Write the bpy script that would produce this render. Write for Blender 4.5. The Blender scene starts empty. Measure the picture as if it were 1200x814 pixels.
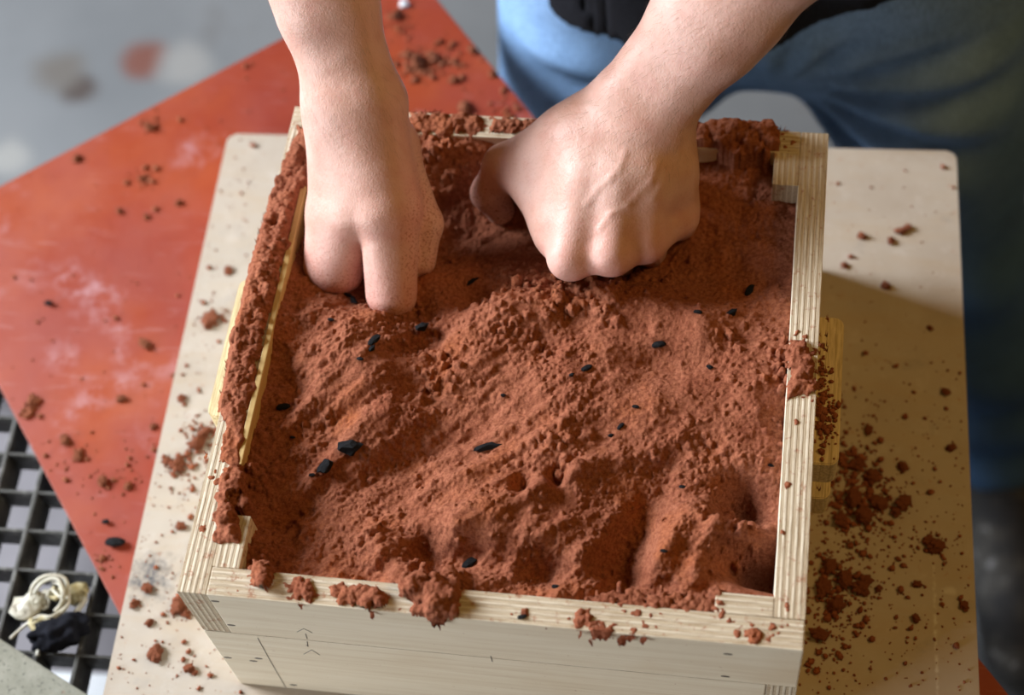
import bpy, bmesh, math, random
import numpy as np
from mathutils import Vector, Matrix, noise as mn
R_ = math.radians
random.seed(7); rng = np.random.default_rng(11)
scene = bpy.context.scene
C = scene.collection
T = 0.80            # height of the board's top surface above the floor; z below is measured from it
# ------------------------------------------------------------------ camera
CAM = (0.14214, -0.50836, 1.06552); EUL = (0.52519, 0.08895, 0.13149); FPX = 1956.8
cd = bpy.data.cameras.new('camera'); cam = bpy.data.objects.new('camera', cd); C.objects.link(cam)
cam.location = (CAM[0], CAM[1], CAM[2] + T); cam.rotation_euler = EUL
cd.sensor_width = 36; cd.lens = FPX * 36 / 1200; cd.clip_start = .05
cd.dof.use_dof = True; cd.dof.focus_distance = 1.03; cd.dof.aperture_fstop = 3.6
scene.camera = cam
# ------------------------------------------------------------------ world and light
w = bpy.data.worlds.new('world'); scene.world = w; w.use_nodes = True
bg = w.node_tree.nodes['Background']; bg.inputs[0].default_value = (1.0, .57, .17, 1); bg.inputs[1].default_value = .085
def window_light(name, loc, aim, sx, sy, power, col):
    d = bpy.data.lights.new(name, 'AREA'); d.shape = 'RECTANGLE'; d.size = sx; d.size_y = sy; d.energy = power; d.color = col
    o = bpy.data.objects.new(name, d); C.objects.link(o); o.location = (loc[0], loc[1], loc[2] + T)
    o.rotation_euler = (Vector(aim) - Vector(loc)).to_track_quat('-Z', 'Y').to_euler()
window_light('window_daylight', (-2.7, .62, 1.50), (0, 0, .1), 1.0, 1.2, 232, (.89, .94, 1))
window_light('ceiling_lamp', (1.5, .25, 1.95), (.2, 0, 0), .7, .7, 13, (1, .60, .19))
window_light('window_daylight_front', (-2.65, -1.85, .70), (0, 0, .1), 1.1, 1.0, 84, (.90, .95, 1))
vs = scene.view_settings; vs.view_transform = 'Standard'; vs.look = 'None'; vs.exposure = -0.17; vs.gamma = 1; vs.use_curve_mapping = False

# ------------------------------------------------------------------ helpers
_A = np.array(Matrix.Identity(3))
_R = np.array(__import__('mathutils').Euler(EUL).to_matrix())
def at(u, v, z):
    """point of the place at height z that the photograph shows at (u, v)"""
    d = _R @ np.array([(u - 600) / FPX, -(v - 407) / FPX, -1.0]); t = (z - CAM[2]) / d[2]
    return np.array(CAM) + d * t
def tag(o, label=None, cat=None, group=None, kind=None):
    for k, v in (('label', label), ('category', cat), ('group', group), ('kind', kind)):
        if v: o[k] = v
    return o
def link(name, me, parent=None, loc=None, rz=0):
    o = bpy.data.objects.new(name, me); C.objects.link(o)
    if parent: o.parent = parent
    o.location = loc if loc is not None else ((0, 0, 0) if parent else (0, 0, T))
    o.rotation_euler = (0, 0, rz)
    return o
def empty(name, loc, rz=0):
    o = bpy.data.objects.new(name, None); C.objects.link(o); o.location = loc; o.rotation_euler = (0, 0, rz); o.empty_display_size = .05
    return o
def mesh(name, V, F, mats, smooth=False):
    me = bpy.data.meshes.new(name)
    V = np.asarray(V, np.float32)
    if isinstance(F, np.ndarray):
        n, k = F.shape
        me.vertices.add(len(V)); me.vertices.foreach_set('co', V.ravel())
        me.loops.add(n * k); me.loops.foreach_set('vertex_index', F.ravel().astype(np.int32))
        me.polygons.add(n); me.polygons.foreach_set('loop_start', np.arange(0, n * k, k, dtype=np.int32))
        me.update(calc_edges=True); me.validate()
    else:
        me.from_pydata([tuple(map(float, v)) for v in V], [], F); me.update()
    for m in (mats if isinstance(mats, (list, tuple)) else [mats]): me.materials.append(m)
    if smooth: me.polygons.foreach_set('use_smooth', [True] * len(me.polygons))
    return me
def box_bm(bm, lo, hi, bev=0.0):
    vs_ = bmesh.ops.create_cube(bm, size=1)['verts']
    for v in vs_:
        v.co = Vector([lo[i] + (v.co[i] + .5) * (hi[i] - lo[i]) for i in range(3)])
    if bev:
        es = list({e for v in vs_ for e in v.link_edges})
        bmesh.ops.bevel(bm, geom=es, offset=bev, segments=2, affect='EDGES', profile=.6)
def bm_mesh(name, bm, mats, smooth=False):
    me = bpy.data.meshes.new(name); bm.normal_update(); bm.to_mesh(me); bm.free()
    for m in (mats if isinstance(mats, (list, tuple)) else [mats]): me.materials.append(m)
    if smooth: me.polygons.foreach_set('use_smooth', [True] * len(me.polygons))
    return me
def slab(name, pts, z0, z1, mats, bev=.001):
    """extruded polygon, pts counter-clockwise"""
    bm = bmesh.new()
    b = [bm.verts.new((x, y, z0)) for x, y in pts]; t = [bm.verts.new((x, y, z1)) for x, y in pts]
    n = len(pts); bm.faces.new(t); bm.faces.new(b[::-1])
    for i in range(n): bm.faces.new((b[i], b[(i + 1) % n], t[(i + 1) % n], t[i]))
    if bev: bmesh.ops.bevel(bm, geom=[e for e in bm.edges if abs(e.verts[0].co.z - e.verts[1].co.z) < 1e-6], offset=bev, segments=2, affect='EDGES')
    me = bm_mesh(name, bm, mats)
    return me
def round_rect(x0, x1, y0, y1, r, n=5):
    P = []
    for cx, cy, a0 in ((x1 - r, y1 - r, 0), (x0 + r, y1 - r, 90), (x0 + r, y0 + r, 180), (x1 - r, y0 + r, 270)):
        for i in range(n + 1):
            a = R_(a0 + 90 * i / n); P.append((cx + r * math.cos(a), cy + r * math.sin(a)))
    return P
def tube(pts, rad, n=6, caps=True):
    """V, F of a tube along pts with radius (number or list)"""
    pts = [Vector(p) for p in pts]; V = []; F = []
    rs = rad if isinstance(rad, (list, tuple)) else [rad] * len(pts)
    up = Vector((.3, .2, 1)).normalized()
    for i, p in enumerate(pts):
        d = (pts[min(i + 1, len(pts) - 1)] - pts[max(i - 1, 0)]).normalized()
        a = d.cross(up)
        if a.length < 1e-4: a = d.cross(Vector((1, 0, 0)))
        a.normalize(); b = d.cross(a)
        for k in range(n):
            t = 2 * math.pi * k / n; V.append(p + (a * math.cos(t) + b * math.sin(t)) * rs[i])
    for i in range(len(pts) - 1):
        for k in range(n):
            F.append((i * n + k, i * n + (k + 1) % n, (i + 1) * n + (k + 1) % n, (i + 1) * n + k))
    if caps: F.append(tuple(range(n))[::-1]); F.append(tuple(range((len(pts) - 1) * n, len(pts) * n)))
    return V, F

# ---- numpy value noise
def vnoise(X, Y, s, seed):
    g = np.random.default_rng(seed).random((257, 257)).astype(np.float32) * 2 - 1
    x = X / s + 61.3; y = Y / s + 37.7
    i = np.floor(x).astype(int); j = np.floor(y).astype(int); fx = x - i; fy = y - j
    fx = fx * fx * fx * (fx * (fx * 6 - 15) + 10); fy = fy * fy * fy * (fy * (fy * 6 - 15) + 10)
    i0 = i % 256; j0 = j % 256; i1 = (i + 1) % 256; j1 = (j + 1) % 256
    return (g[i0, j0] * (1 - fx) + g[i1, j0] * fx) * (1 - fy) + (g[i0, j1] * (1 - fx) + g[i1, j1] * fx) * fy
def fbm(X, Y, s, seed, o=4, gain=.5):
    r = 0; a = 1
    for k in range(o):
        r = r + a * vnoise(X, Y, s / 2 ** k, seed + k); a *= gain
    return r
def sstep(a, b, x):
    t = np.clip((x - a) / (b - a), 0, 1); return t * t * (3 - 2 * t)

# ------------------------------------------------------------------ materials
class NT:
    def __init__(s, name):
        s.m = bpy.data.materials.new(name); s.m.use_nodes = True; s.t = s.m.node_tree; s.b = s.t.nodes['Principled BSDF']
        s.co = s.t.nodes.new('ShaderNodeTexCoord').outputs['Object']
    def n(s, kind, **kw):
        nd = s.t.nodes.new('ShaderNode' + kind)
        for k, v in kw.items(): setattr(nd, k, v)
        return nd
    def set(s, sock, v):
        if hasattr(v, 'is_output') or isinstance(v, bpy.types.NodeSocket): s.t.links.new(v, sock)
        else: sock.default_value = v
    def map(s, scale=(1, 1, 1), rot=(0, 0, 0), loc=(0, 0, 0), src=None):
        nd = s.n('Mapping'); s.set(nd.inputs[0], src or s.co); nd.inputs['Scale'].default_value = scale; nd.inputs['Rotation'].default_value = rot; nd.inputs['Location'].default_value = loc
        return nd.outputs[0]
    def noise(s, scale, detail=4, rough=.55, vec=None, dist=0):
        nd = s.n('TexNoise'); s.set(nd.inputs['Vector'], vec or s.co); nd.inputs['Scale'].default_value = scale
        nd.inputs['Detail'].default_value = detail; nd.inputs['Roughness'].default_value = rough; nd.inputs['Distortion'].default_value = dist
        return nd.outputs['Fac']
    def vor(s, scale, vec=None, feature='F1', rand=1.0):
        nd = s.n('TexVoronoi', feature=feature); s.set(nd.inputs['Vector'], vec or s.co); nd.inputs['Scale'].default_value = scale; nd.inputs['Randomness'].default_value = rand
        return nd.outputs['Distance']
    def ramp(s, f, stops):
        nd = s.n('ValToRGB'); s.set(nd.inputs[0], f); cr = nd.color_ramp
        while len(cr.elements) < len(stops): cr.elements.new(.5)
        for e, (p, c) in zip(cr.elements, stops):
            e.position = p; e.color = (c[0], c[1], c[2], 1) if hasattr(c, '__len__') else (c, c, c, 1)
        return nd.outputs[0]
    def math(s, op, a, b=0.0, clamp=False):
        nd = s.n('Math', operation=op); nd.use_clamp = clamp; s.set(nd.inputs[0], a); s.set(nd.inputs[1], b); return nd.outputs[0]
    def mix(s, f, a, b, mode='MIX'):
        nd = s.n('Mix', data_type='RGBA', blend_type=mode); s.set(nd.inputs[0], f)
        for k, v in ((6, a), (7, b)): s.set(nd.inputs[k], (v[0], v[1], v[2], 1) if isinstance(v, tuple) else v)
        return nd.outputs[2]
    def out(s, col, rough=.6, bump=None, bs=.3, bd=.001, spec=.5, **kw):
        s.set(s.b.inputs['Base Color'], (col[0], col[1], col[2], 1) if isinstance(col, tuple) else col)
        s.set(s.b.inputs['Roughness'], rough); s.b.inputs['Specular IOR Level'].default_value = spec
        if bump is not None:
            nd = s.n('Bump'); nd.inputs['Strength'].default_value = bs; nd.inputs['Distance'].default_value = bd
            s.set(nd.inputs['Height'], bump); s.t.links.new(nd.outputs[0], s.b.inputs['Normal'])
        for k, v in kw.items(): s.b.inputs[k.replace('_', ' ')].default_value = v
        return s.m
    def sep(s, axis, src=None):
        nd = s.n('SeparateXYZ'); s.set(nd.inputs[0], src or s.co); return nd.outputs[axis]
    def spot(s, x, y, r0, r1, sx=1.0, sy=1.0, wob=.4, ws=60):
        """soft-edged patch of a real stain around (x, y) of object space"""
        v = s.map((sx, sy, 0), loc=(-x * sx, -y * sy, 0)); ln = s.n('VectorMath', operation='LENGTH'); s.set(ln.inputs[0], v)
        d = s.math('ADD', ln.outputs['Value'], s.math('MULTIPLY', s.math('SUBTRACT', s.noise(ws, 4), .5), wob * r1 * 2))
        nd = s.n('MapRange'); s.set(nd.inputs[0], d); nd.inputs[1].default_value = r1; nd.inputs[2].default_value = r0
        return nd.outputs[0]

def mat_sand(name, dark=1.0):
    k = NT(name); n1 = k.noise(28, 3); n2 = k.noise(420, 4, .7)
    c = k.ramp(n1, [(.3, (.30, .098, .050)), (.52, (.36, .130, .070)), (.75, (.38, .118, .046))])
    c = k.mix(k.ramp(n2, [(.36, .7), (.6, 0)]), c, (.15, .034, .016))
    c = k.mix(k.ramp(k.noise(900, 2, .5), [(.64, 0), (.76, .4)]), c, (.52, .24, .155))
    if dark != 1: c = k.mix(1.0, c, (dark, dark, dark), 'MULTIPLY')
    h = k.math('ADD', k.noise(700, 4, .7), k.math('MULTIPLY', k.noise(1600, 2), .5))
    return k.out(c, .95, h, .9, .0008, spec=.15)
M = {}
M['sand'] = mat_sand('damp_red_sand')
k = NT('black_charcoal'); M['char'] = k.out(k.ramp(k.noise(300, 3), [(.3, (.004, .0045, .006)), (.7, (.016, .017, .021))]), .75, k.noise(500, 4), .8, .001, spec=.2)
def mat_ply_edge():
    k = NT('plywood_edge'); y = k.sep(1)
    wob = k.math('MULTIPLY', k.math('SUBTRACT', k.noise(14, 2), .5), .0012)
    s = k.math('FRACT', k.math('MULTIPLY', k.math('ADD', y, k.math('ADD', wob, 1.0)), 1 / .0036))
    lay = k.ramp(s, [(0, (.46, .37, .24)), (.10, (.70, .62, .48)), (.48, (.78, .71, .57)), (.56, (.57, .48, .34)), (.9, (.64, .54, .39))])
    fib = k.noise(1.0, 5, .7, vec=k.map((60, 900, 900)))
    c = k.mix(k.ramp(fib, [(.38, .55), (.55, 0)]), lay, (.30, .19, .09))
    c = k.mix(k.ramp(k.noise(18, 3), [(.4, 0), (.8, .35)]), c, (.66, .54, .40))
    dust = k.ramp(k.noise(160, 4, .75), [(.57, 0), (.68, .75)])
    c = k.mix(dust, c, (.36, .13, .06))
    h = k.math('SUBTRACT', k.ramp(s, [(0, 0), (.14, 1), (.45, 1), (.6, .25), (.95, .3)]), k.math('MULTIPLY', fib, .6))
    return k.out(c, .75, h, .4, .0012, spec=.3)
M['ply_edge'] = mat_ply_edge()
def mat_veneer():
    k = NT('plywood_face')
    g = k.noise(1, 5, .6, vec=k.map((8, 90, 160)), dist=.4)
    c = k.ramp(g, [(.3, (.74, .64, .48)), (.55, (.84, .76, .60)), (.8, (.88, .81, .67))])
    c = k.mix(k.ramp(k.noise(9, 3), [(.5, 0), (.8, .55)]), c, (.66, .50, .32))
    c = k.mix(k.ramp(k.noise(260, 4, .8), [(.67, 0), (.73, .8)]), c, (.34, .14, .07))
    return k.out(c, .6, g, .15, .001, spec=.35)
M['veneer'] = mat_veneer()
k = NT('yellow_lath'); g = k.noise(1, 4, .6, vec=k.map((12, 200, 200)))
M['lath'] = k.out(k.ramp(g, [(.3, (.52, .34, .11)), (.7, (.72, .52, .22))]), .6, g, .2, .001)
k = NT('pencil'); M['pencil'] = k.out((.13, .11, .10), .6)
k = NT('staple'); M['staple'] = k.out((.16, .15, .14), .4, Metallic=.7)
def mat_board():
    k = NT('pale_board')
    a = k.noise(10, 4, .6); g = k.noise(1, 5, .65, vec=k.map((14, 60, 30)), dist=.6)
    c = k.ramp(a, [(.3, (.44, .37, .30)), (.5, (.50, .44, .37)), (.7, (.46, .40, .33))])
    c = k.mix(k.ramp(g, [(.45, 0), (.75, .45)]), c, (.48, .36, .23))
    c = k.mix(k.ramp(k.noise(55, 5, .7), [(.55, 0), (.75, .5)]), c, (.62, .57, .52))
    c = k.mix(k.ramp(k.noise(120, 5, .75), [(.61, 0), (.70, .75)]), c, (.42, .20, .11))
    c = k.mix(k.ramp(k.noise(33, 4, .6), [(.62, 0), (.72, .35)]), c, (.34, .31, .29))
    c = k.mix(k.math('MULTIPLY', k.spot(.265, -.11, .0004, .0016, 1, .022, wob=.9, ws=300), k.ramp(k.noise(140, 3), [(.4, 0), (.55, .8)])), c, (.70, .68, .62))
    c = k.mix(k.math('MULTIPLY', k.spot(.275, -.075, .002, .006, 1, 1.8, wob=.8, ws=200), .7), c, (.66, .62, .56))
    sm = k.math('MULTIPLY', k.spot(-.272, -.098, .004, .022, ws=140, wob=.8), k.ramp(k.noise(150, 4, .7), [(.34, 0), (.6, .95)]))
    c = k.mix(sm, c, (.06, .065, .08))
    return k.out(c, k.ramp(a, [(.3, .38), (.7, .55)]), k.noise(70, 4), .12, .001, spec=.4)
M['board'] = mat_board()
k = NT('board_edge'); g = k.noise(1, 3, .6, vec=k.map((40, 40, 900)))
M['board_edge'] = k.out(k.ramp(g, [(.35, (.42, .32, .22)), (.65, (.66, .58, .48))]), .8)
def mat_plate():
    k = NT('orange_red_plate')
    a = k.noise(7, 4, .6)
    c = k.ramp(a, [(.3, (.27, .038, .024)), (.5, (.315, .048, .021)), (.72, (.38, .070, .018))])
    scr = k.noise(1, 5, .7, vec=k.map((20, 120, 1), rot=(0, 0, R_(40))), dist=.5)
    c = k.mix(k.ramp(scr, [(.58, 0), (.75, .28)]), c, (.50, .30, .30))
    patch = k.math('MULTIPLY', k.ramp(k.noise(13, 3, .55), [(.56, 0), (.70, 1)]), k.ramp(k.noise(60, 4, .7), [(.42, 0), (.62, .5)]))
    c = k.mix(patch, c, (.56, .36, .40))
    c = k.mix(k.ramp(k.noise(90, 5, .7), [(.6, 0), (.72, .55)]), c, (.28, .06, .03))
    return k.out(c, k.ramp(k.noise(20, 4), [(.3, .34), (.7, .55)]), k.noise(60, 4), .15, .001, spec=.5)
M['plate'] = mat_plate()
k = NT('plate_edge'); M['plate_edge'] = k.out(k.ramp(k.noise(80, 3), [(.3, (.30, .26, .25)), (.7, (.58, .54, .55))]), .7)
def mat_floor():
    k = NT('concrete_floor'); a = k.noise(2.2, 5, .6)
    c = k.ramp(a, [(.3, (.125, .135, .145)), (.55, (.17, .18, .19)), (.75, (.19, .195, .20))])
    c = k.mix(k.ramp(k.noise(9, 3, .5), [(.60, 0), (.72, .55)]), c, (.10, .09, .085))
    for x, y, r, col in ((-.775, .99, .045, (.15, .055, .04)), (-.86, .93, .035, (.06, .045, .04)), (-.71, .985, .05, (.24, .24, .235)), (-.93, .80, .04, (.27, .27, .26)), (-.90, .96, .05, (.12, .11, .1))):
        c = k.mix(k.spot(x, y, r * .45, r, wob=.5, ws=18), c, col)
    return k.out(c, .7, k.noise(40, 5), .15, .003)
M['floor'] = mat_floor()
def mat_steel():
    k = NT('dirty_galvanised_steel'); a = k.noise(60, 4, .65)
    c = k.ramp(a, [(.35, (.035, .034, .030)), (.58, (.09, .088, .08)), (.75, (.36, .36, .35))])
    return k.out(c, .55, a, .3, .001, Metallic=.25)
M['steel'] = mat_steel()
k = NT('shelf_sheet'); M['shelf'] = k.out(k.ramp(k.noise(12, 4), [(.3, (.16, .15, .165)), (.7, (.23, .215, .235))]), .6)
k = NT('white_paper'); M['paper'] = k.out((.85, .88, .92), .6)
def mat_slab():
    k = NT('grey_green_slab'); a = k.noise(25, 5, .65)
    c = k.ramp(a, [(.3, (.17, .17, .13)), (.55, (.27, .27, .22)), (.75, (.36, .35, .30))])
    c = k.mix(k.ramp(k.noise(330, 3, .7), [(.58, 0), (.68, .8)]), c, (.06, .06, .05))
    c = k.mix(k.ramp(k.noise(40, 4, .7), [(.62, 0), (.7, .6)]), c, (.30, .12, .06))
    return k.out(c, .8, k.noise(300, 4), .4, .001)
M['slab'] = mat_slab()
k = NT('pale_dried_strand'); M['strand'] = k.out(k.ramp(k.noise(120, 3), [(.3, (.45, .42, .30)), (.7, (.74, .72, .64))]), .6)
k = NT('yellow_scrap'); M['scrap'] = k.out(k.ramp(k.noise(120, 4), [(.3, (.42, .33, .12)), (.7, (.66, .60, .40))]), .7, k.noise(200, 4), .5, .002)
k = NT('black_cloth'); M['cloth'] = k.out(k.ramp(k.noise(60, 3), [(.3, (.004, .0045, .008)), (.7, (.014, .015, .022))]), .9, spec=.15)
def mat_skin():
    k = NT('skin'); n = k.noise(22, 4, .6)
    c = k.ramp(n, [(.3, (.58, .325, .25)), (.5, (.67, .405, .33)), (.7, (.71, .46, .39))])
    c = k.mix(k.ramp(k.noise(70, 3), [(.5, 0), (.75, .35)]), c, (.56, .24, .19))
    at_ = k.n('Attribute'); at_.attribute_name = 'dust'
    dst = k.math('MULTIPLY', at_.outputs['Fac'], k.ramp(k.noise(620, 3, .75), [(.53, 0), (.62, 1)]))
    c = k.mix(dst, c, (.30, .085, .04))
    at2 = k.n('Attribute'); at2.attribute_name = 'flush'
    c = k.mix(k.math('MULTIPLY', at2.outputs['Fac'], .5), c, (.62, .24, .20))
    wr = k.vor(520, vec=k.map((1, .6, 1)), feature='DISTANCE_TO_EDGE')
    h = k.math('ADD', k.math('MULTIPLY', wr, .5), k.noise(260, 4, .6))
    k.out(c, k.ramp(n, [(.3, .42), (.7, .55)]), h, .28, .0012, spec=.45)
    k.b.inputs['Subsurface Weight'].default_value = .12; k.b.inputs['Subsurface Radius'].default_value = (1, .35, .2); k.b.inputs['Subsurface Scale'].default_value = .004
    return k.m
M['skin'] = mat_skin()
def mat_denim():
    k = NT('blue_denim'); a = k.noise(9, 4, .6)
    at_ = k.n('Attribute'); at_.attribute_name = 'fade_and_light'
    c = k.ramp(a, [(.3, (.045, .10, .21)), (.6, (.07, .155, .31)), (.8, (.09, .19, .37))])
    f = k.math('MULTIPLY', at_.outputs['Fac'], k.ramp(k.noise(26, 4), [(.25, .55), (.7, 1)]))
    c = k.mix(f, c, (.30, .50, .82))  # worn fade on the thighs, with daylight painted into the same colour
    wv = k.noise(1, 3, .6, vec=k.map((900, 900, 140)))
    c = k.mix(k.ramp(wv, [(.4, .35), (.65, 0)]), c, (.02, .05, .12))
    return k.out(c, .85, wv, .3, .001, spec=.2)
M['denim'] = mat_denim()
k = NT('black_shirt'); M['shirt'] = k.out(k.ramp(k.noise(700, 3), [(.4, (.004, .0045, .007)), (.72, (.012, .013, .018))]), .9, k.noise(400, 3), .3, .001, spec=.15)
k = NT('dark_hair'); M['hair'] = k.out((.03, .02, .015), .6)
k = NT('arm_hair'); M['armhair'] = k.out((.33, .20, .12), .6)
k = NT('grey_shoe'); M['shoe'] = k.out(k.ramp(k.noise(28, 4, .7), [(.46, (.006, .006, .007)), (.62, (.03, .027, .022)), (.74, (.16, .16, .17))]), .8, k.noise(120, 4), .5, .003)
k = NT('shoe_sole'); M['sole'] = k.out((.05, .05, .055), .8)
k = NT('stitch'); M['stitch'] = k.out((.30, .20, .09), .8)

# ------------------------------------------------------------------ floor
fl = slab('floor', [(-7, -7), (7, -7), (7, 8), (-7, 8)], -.05, 0, M['floor'], 0)
o = link('floor', fl, loc=(0, 0, 0)); tag(o, 'grey concrete workshop floor with dark and rusty stains', 'floor', kind='structure')

# ------------------------------------------------------------------ work table with a steel grating for a top
GZ = -.024; GR = R_(2.0); gx, gy = -.3425, -.104; P_ = .0306
tb = empty('work_table', (gx, gy, 0), GR); tag(tb, 'steel work table with an open grating top under the orange-red plate', 'table')
NX0, NX1, NY0, NY1 = -9, 18, -11, 10
X0, X1, Y0, Y1 = NX0 * P_, NX1 * P_, NY0 * P_, NY1 * P_
bm = bmesh.new(); box_bm(bm, (-.0016, Y0, -.030), (.0016, Y1, 0), .0006); bar_y = bm_mesh('bearing_bar', bm, M['steel'])
bm = bmesh.new(); box_bm(bm, (X0, -.0012, -.026), (X1, .0012, -.0006), .0005); bar_x = bm_mesh('cross_bar', bm, M['steel'])
for i in range(NX0, NX1 + 1): link('bearing_bar', bar_y, tb, (i * P_, 0, T + GZ))
for j in range(NY0, NY1 + 1): link('cross_bar', bar_x, tb, (0, j * P_, T + GZ))
for a, b in (((X0 - .02, Y0 - .02), (X1 + .02, Y0 - .002)), ((X0 - .02, Y1 + .002), (X1 + .02, Y1 + .02)), ((X0 - .02, Y0 - .002), (X0 - .002, Y1 + .002)), ((X1 + .002, Y0 - .002), (X1 + .02, Y1 + .002))):
    bm = bmesh.new(); box_bm(bm, (a[0], a[1], T + GZ - .05), (b[0], b[1], T + GZ), .0015); link('rail', bm_mesh('rail', bm, M['steel']), tb)
for x in (X0 + .0, X1 - .0):
    for y in (Y0, Y1):
        bm = bmesh.new(); box_bm(bm, (x - .02, y - .02, 0), (x + .02, y + .02, T + GZ - .05), .003); link('leg', bm_mesh('leg', bm, M['steel']), tb)
bm = bmesh.new(); box_bm(bm, (X0 + .02, Y0 + .02, .50), (X1 - .02, Y1 - .02, .515), .002)
sh = link('shelf', bm_mesh('shelf', bm, M['shelf']), tb); sh['label'] = 'pale lilac-grey shelf under the grating'
me = slab('sheet', [(-.10, -.07), (.10, -.07), (.10, .07), (-.10, .07)], 0, .002, M['paper'], 0)
q = at(115, 806, .517 - T); o = link('paper_sheet', me, loc=(q[0] + .05, q[1] - .055, .515), rz=R_(3)); tag(o, 'white sheet lying on the shelf below the grating', 'paper')

# ------------------------------------------------------------------ orange-red plate, pale board, grey slab
pa = R_(39.4); pd = np.array([math.cos(pa), math.sin(pa)]); pn = np.array([math.sin(pa), -math.cos(pa)])   # pd along the upper left edge, pn along the long edge to the lower right
pc = at(335, 42, -.015)[:2]; pr = at(620, 130, -.015)[:2]; pl_ = at(70, 587, -.015)[:2]
s0 = pc @ pn; t1 = pr @ pd; t0 = pl_ @ pd
def pp(s, t): return tuple(pn * s + pd * t)
cor = [pp(s0, t0), pp(s0 + .80, t0), pp(s0 + .80, t1), pp(s0, t1)]
me = slab('plate', cor, -.024, -.0152, [M['plate'], M['plate_edge']], .0006)
for p in me.polygons:
    if abs(p.normal.z) < .5: p.material_index = 1
o = link('plate', me); o.name = 'coated_plate'; tag(o, 'large orange-red coated panel, scuffed and strewn with crumbs, lying on the steel grating', 'panel')
br = R_(2.0)
bo = slab('board', round_rect(-.2875, .2915, -.33, .288, .007), -.015, 0, [M['board'], M['board_edge']], .0008)
for p in bo.polygons:
    if abs(p.normal.z) < .5: p.material_index = 1
o = link('plywood_board', bo, rz=br); o.location = (.006, -.003, T); tag(o, 'pale worn plywood board with brown stains under the wooden frames', 'board')
e0 = at(0, 748, -.005)[:2]; e1 = at(100, 812, -.005)[:2]; ed = (e1 - e0) / np.linalg.norm(e1 - e0); en = np.array([ed[1], -ed[0]])
me = slab('slab', [tuple(e0 - ed * .12), tuple(e0 - ed * .12 + en * .2), tuple(e1 + ed * .004 + en * .2), tuple(e1 + ed * .004)], -.0238, -.005, M['slab'], .001)
o = link('grey_slab', me); tag(o, 'speckled grey-green slab lying on the grating beside the pale board', 'slab')

# ------------------------------------------------------------------ the two stacked wooden frames
W, D, H, HL, TH = .1825, .18, .165, .1008, .018
def wall_mesh(L, h):
    bm = bmesh.new(); box_bm(bm, (-L / 2, -TH / 2, 0), (L / 2, TH / 2, h), .0010)
    me = bm_mesh('wall', bm, [M['veneer'], M['ply_edge']])
    for p in me.polygons:
        if abs(p.normal.y) < .6: p.material_index = 1
    return me
def frame(name, label, z0, h, flip):
    root = empty(name, (0, 0, T + z0)); tag(root, label, 'mould box')
    t = TH / 2; s = -1 if flip else 1
    # pinwheel corners: each wall covers the end of one neighbour
    spec = ((-W + t, -TH / 2 * s, 2 * D - TH, 90), (TH / 2 * s, -D + t, 2 * W - TH, 0), (W - t, TH / 2 * s, 2 * D - TH, 90), (-TH / 2 * s, D - t, 2 * W - TH, 0))
    ws = []
    for x, y, L, a in spec: ws.append(link('side_panel', wall_mesh(L - .0004, h), root, (x, y, 0), R_(a)))
    return root, ws
low, lw = frame('lower_mould_box', 'lower pale plywood frame, the taller one standing on the pale board', 0, HL, True)
upp, uw = frame('upper_mould_box', 'upper pale plywood frame, filled with red sand and stacked on the taller frame', HL + .0004, H - HL - .0004, False)
hu = H - HL - .0004
def ply_block(name, root, lo, hi, rz=0, mat=None, bev=.0006):
    """block whose plies are stacked along its own y"""
    cx, cy = (lo[0] + hi[0]) / 2, (lo[1] + hi[1]) / 2; a, b = (hi[0] - lo[0]) / 2, (hi[1] - lo[1]) / 2
    if rz: a, b = b, a
    bm = bmesh.new(); box_bm(bm, (-a, -b, lo[2]), (a, b, hi[2]), bev)
    return link(name, bm_mesh(name, bm, mat or M['ply_edge']), root, (cx, cy, 0), R_(rz))
iw, idp = W - TH, D - TH
ply_block('corner_block', upp, (-iw, -idp, 0), (-iw + .0165, -idp + .034, hu), 90)
ply_block('corner_block', upp, (iw - .0165, idp - .026, 0), (iw, idp, hu), 90)
ply_block('corner_block', upp, (iw - .033, -idp, 0), (iw, -idp + .0125, hu), 0)
ply_block('corner_block', upp, (-iw, idp - .0165, 0), (-iw + .03, idp, hu), 0)
o = ply_block('lath', upp, (-iw, -.095, .004), (-iw + .0038, .125, hu + .0012), 90, M['lath'], .0006); o['label'] = 'thin yellow lath along the inside of the wall'
def handle(root, side, z0, z1, wd, mat):
    r = .006; n = 5; y0, y1 = -.049, .056
    P = [(0, y0)] + [(wd - r + r * math.cos(R_(a)), y0 + r + r * math.sin(R_(a))) for a in np.linspace(-90, 0, n)] + [(wd - r + r * math.cos(R_(a)), y1 - r + r * math.sin(R_(a))) for a in np.linspace(0, 90, n)] + [(0, y1)]
    if side < 0: P = [(-x, y) for x, y in P][::-1]
    bm = bmesh.new()
    # ply runs along z here, so build it lying with the plies along local y
    me = slab('handle', P, z0, z1, mat, .0008); bm.free()
    return link('handle', me, root, (side * (W + .0002), 0, 0))
k = NT('handle_plywood'); fib = k.noise(1, 4, .65, vec=k.map((500, 40, 500)))
c_ = k.ramp(k.math('FRACT', k.math('MULTIPLY', k.sep(0), 1 / .0058)), [(0, (.50, .38, .18)), (.12, (.76, .62, .35)), (.9, (.80, .66, .40))])
M['handle'] = k.out(k.mix(k.ramp(fib, [(.4, .5), (.58, 0)]), c_, (.30, .20, .08)), .7, fib, .3, .001)
for s in (1, -1):
    handle(upp, s, .008, .034, .0165 if s > 0 else .019, M['handle']); handle(low, s, .062, .086, .0150, M['handle'])
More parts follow.
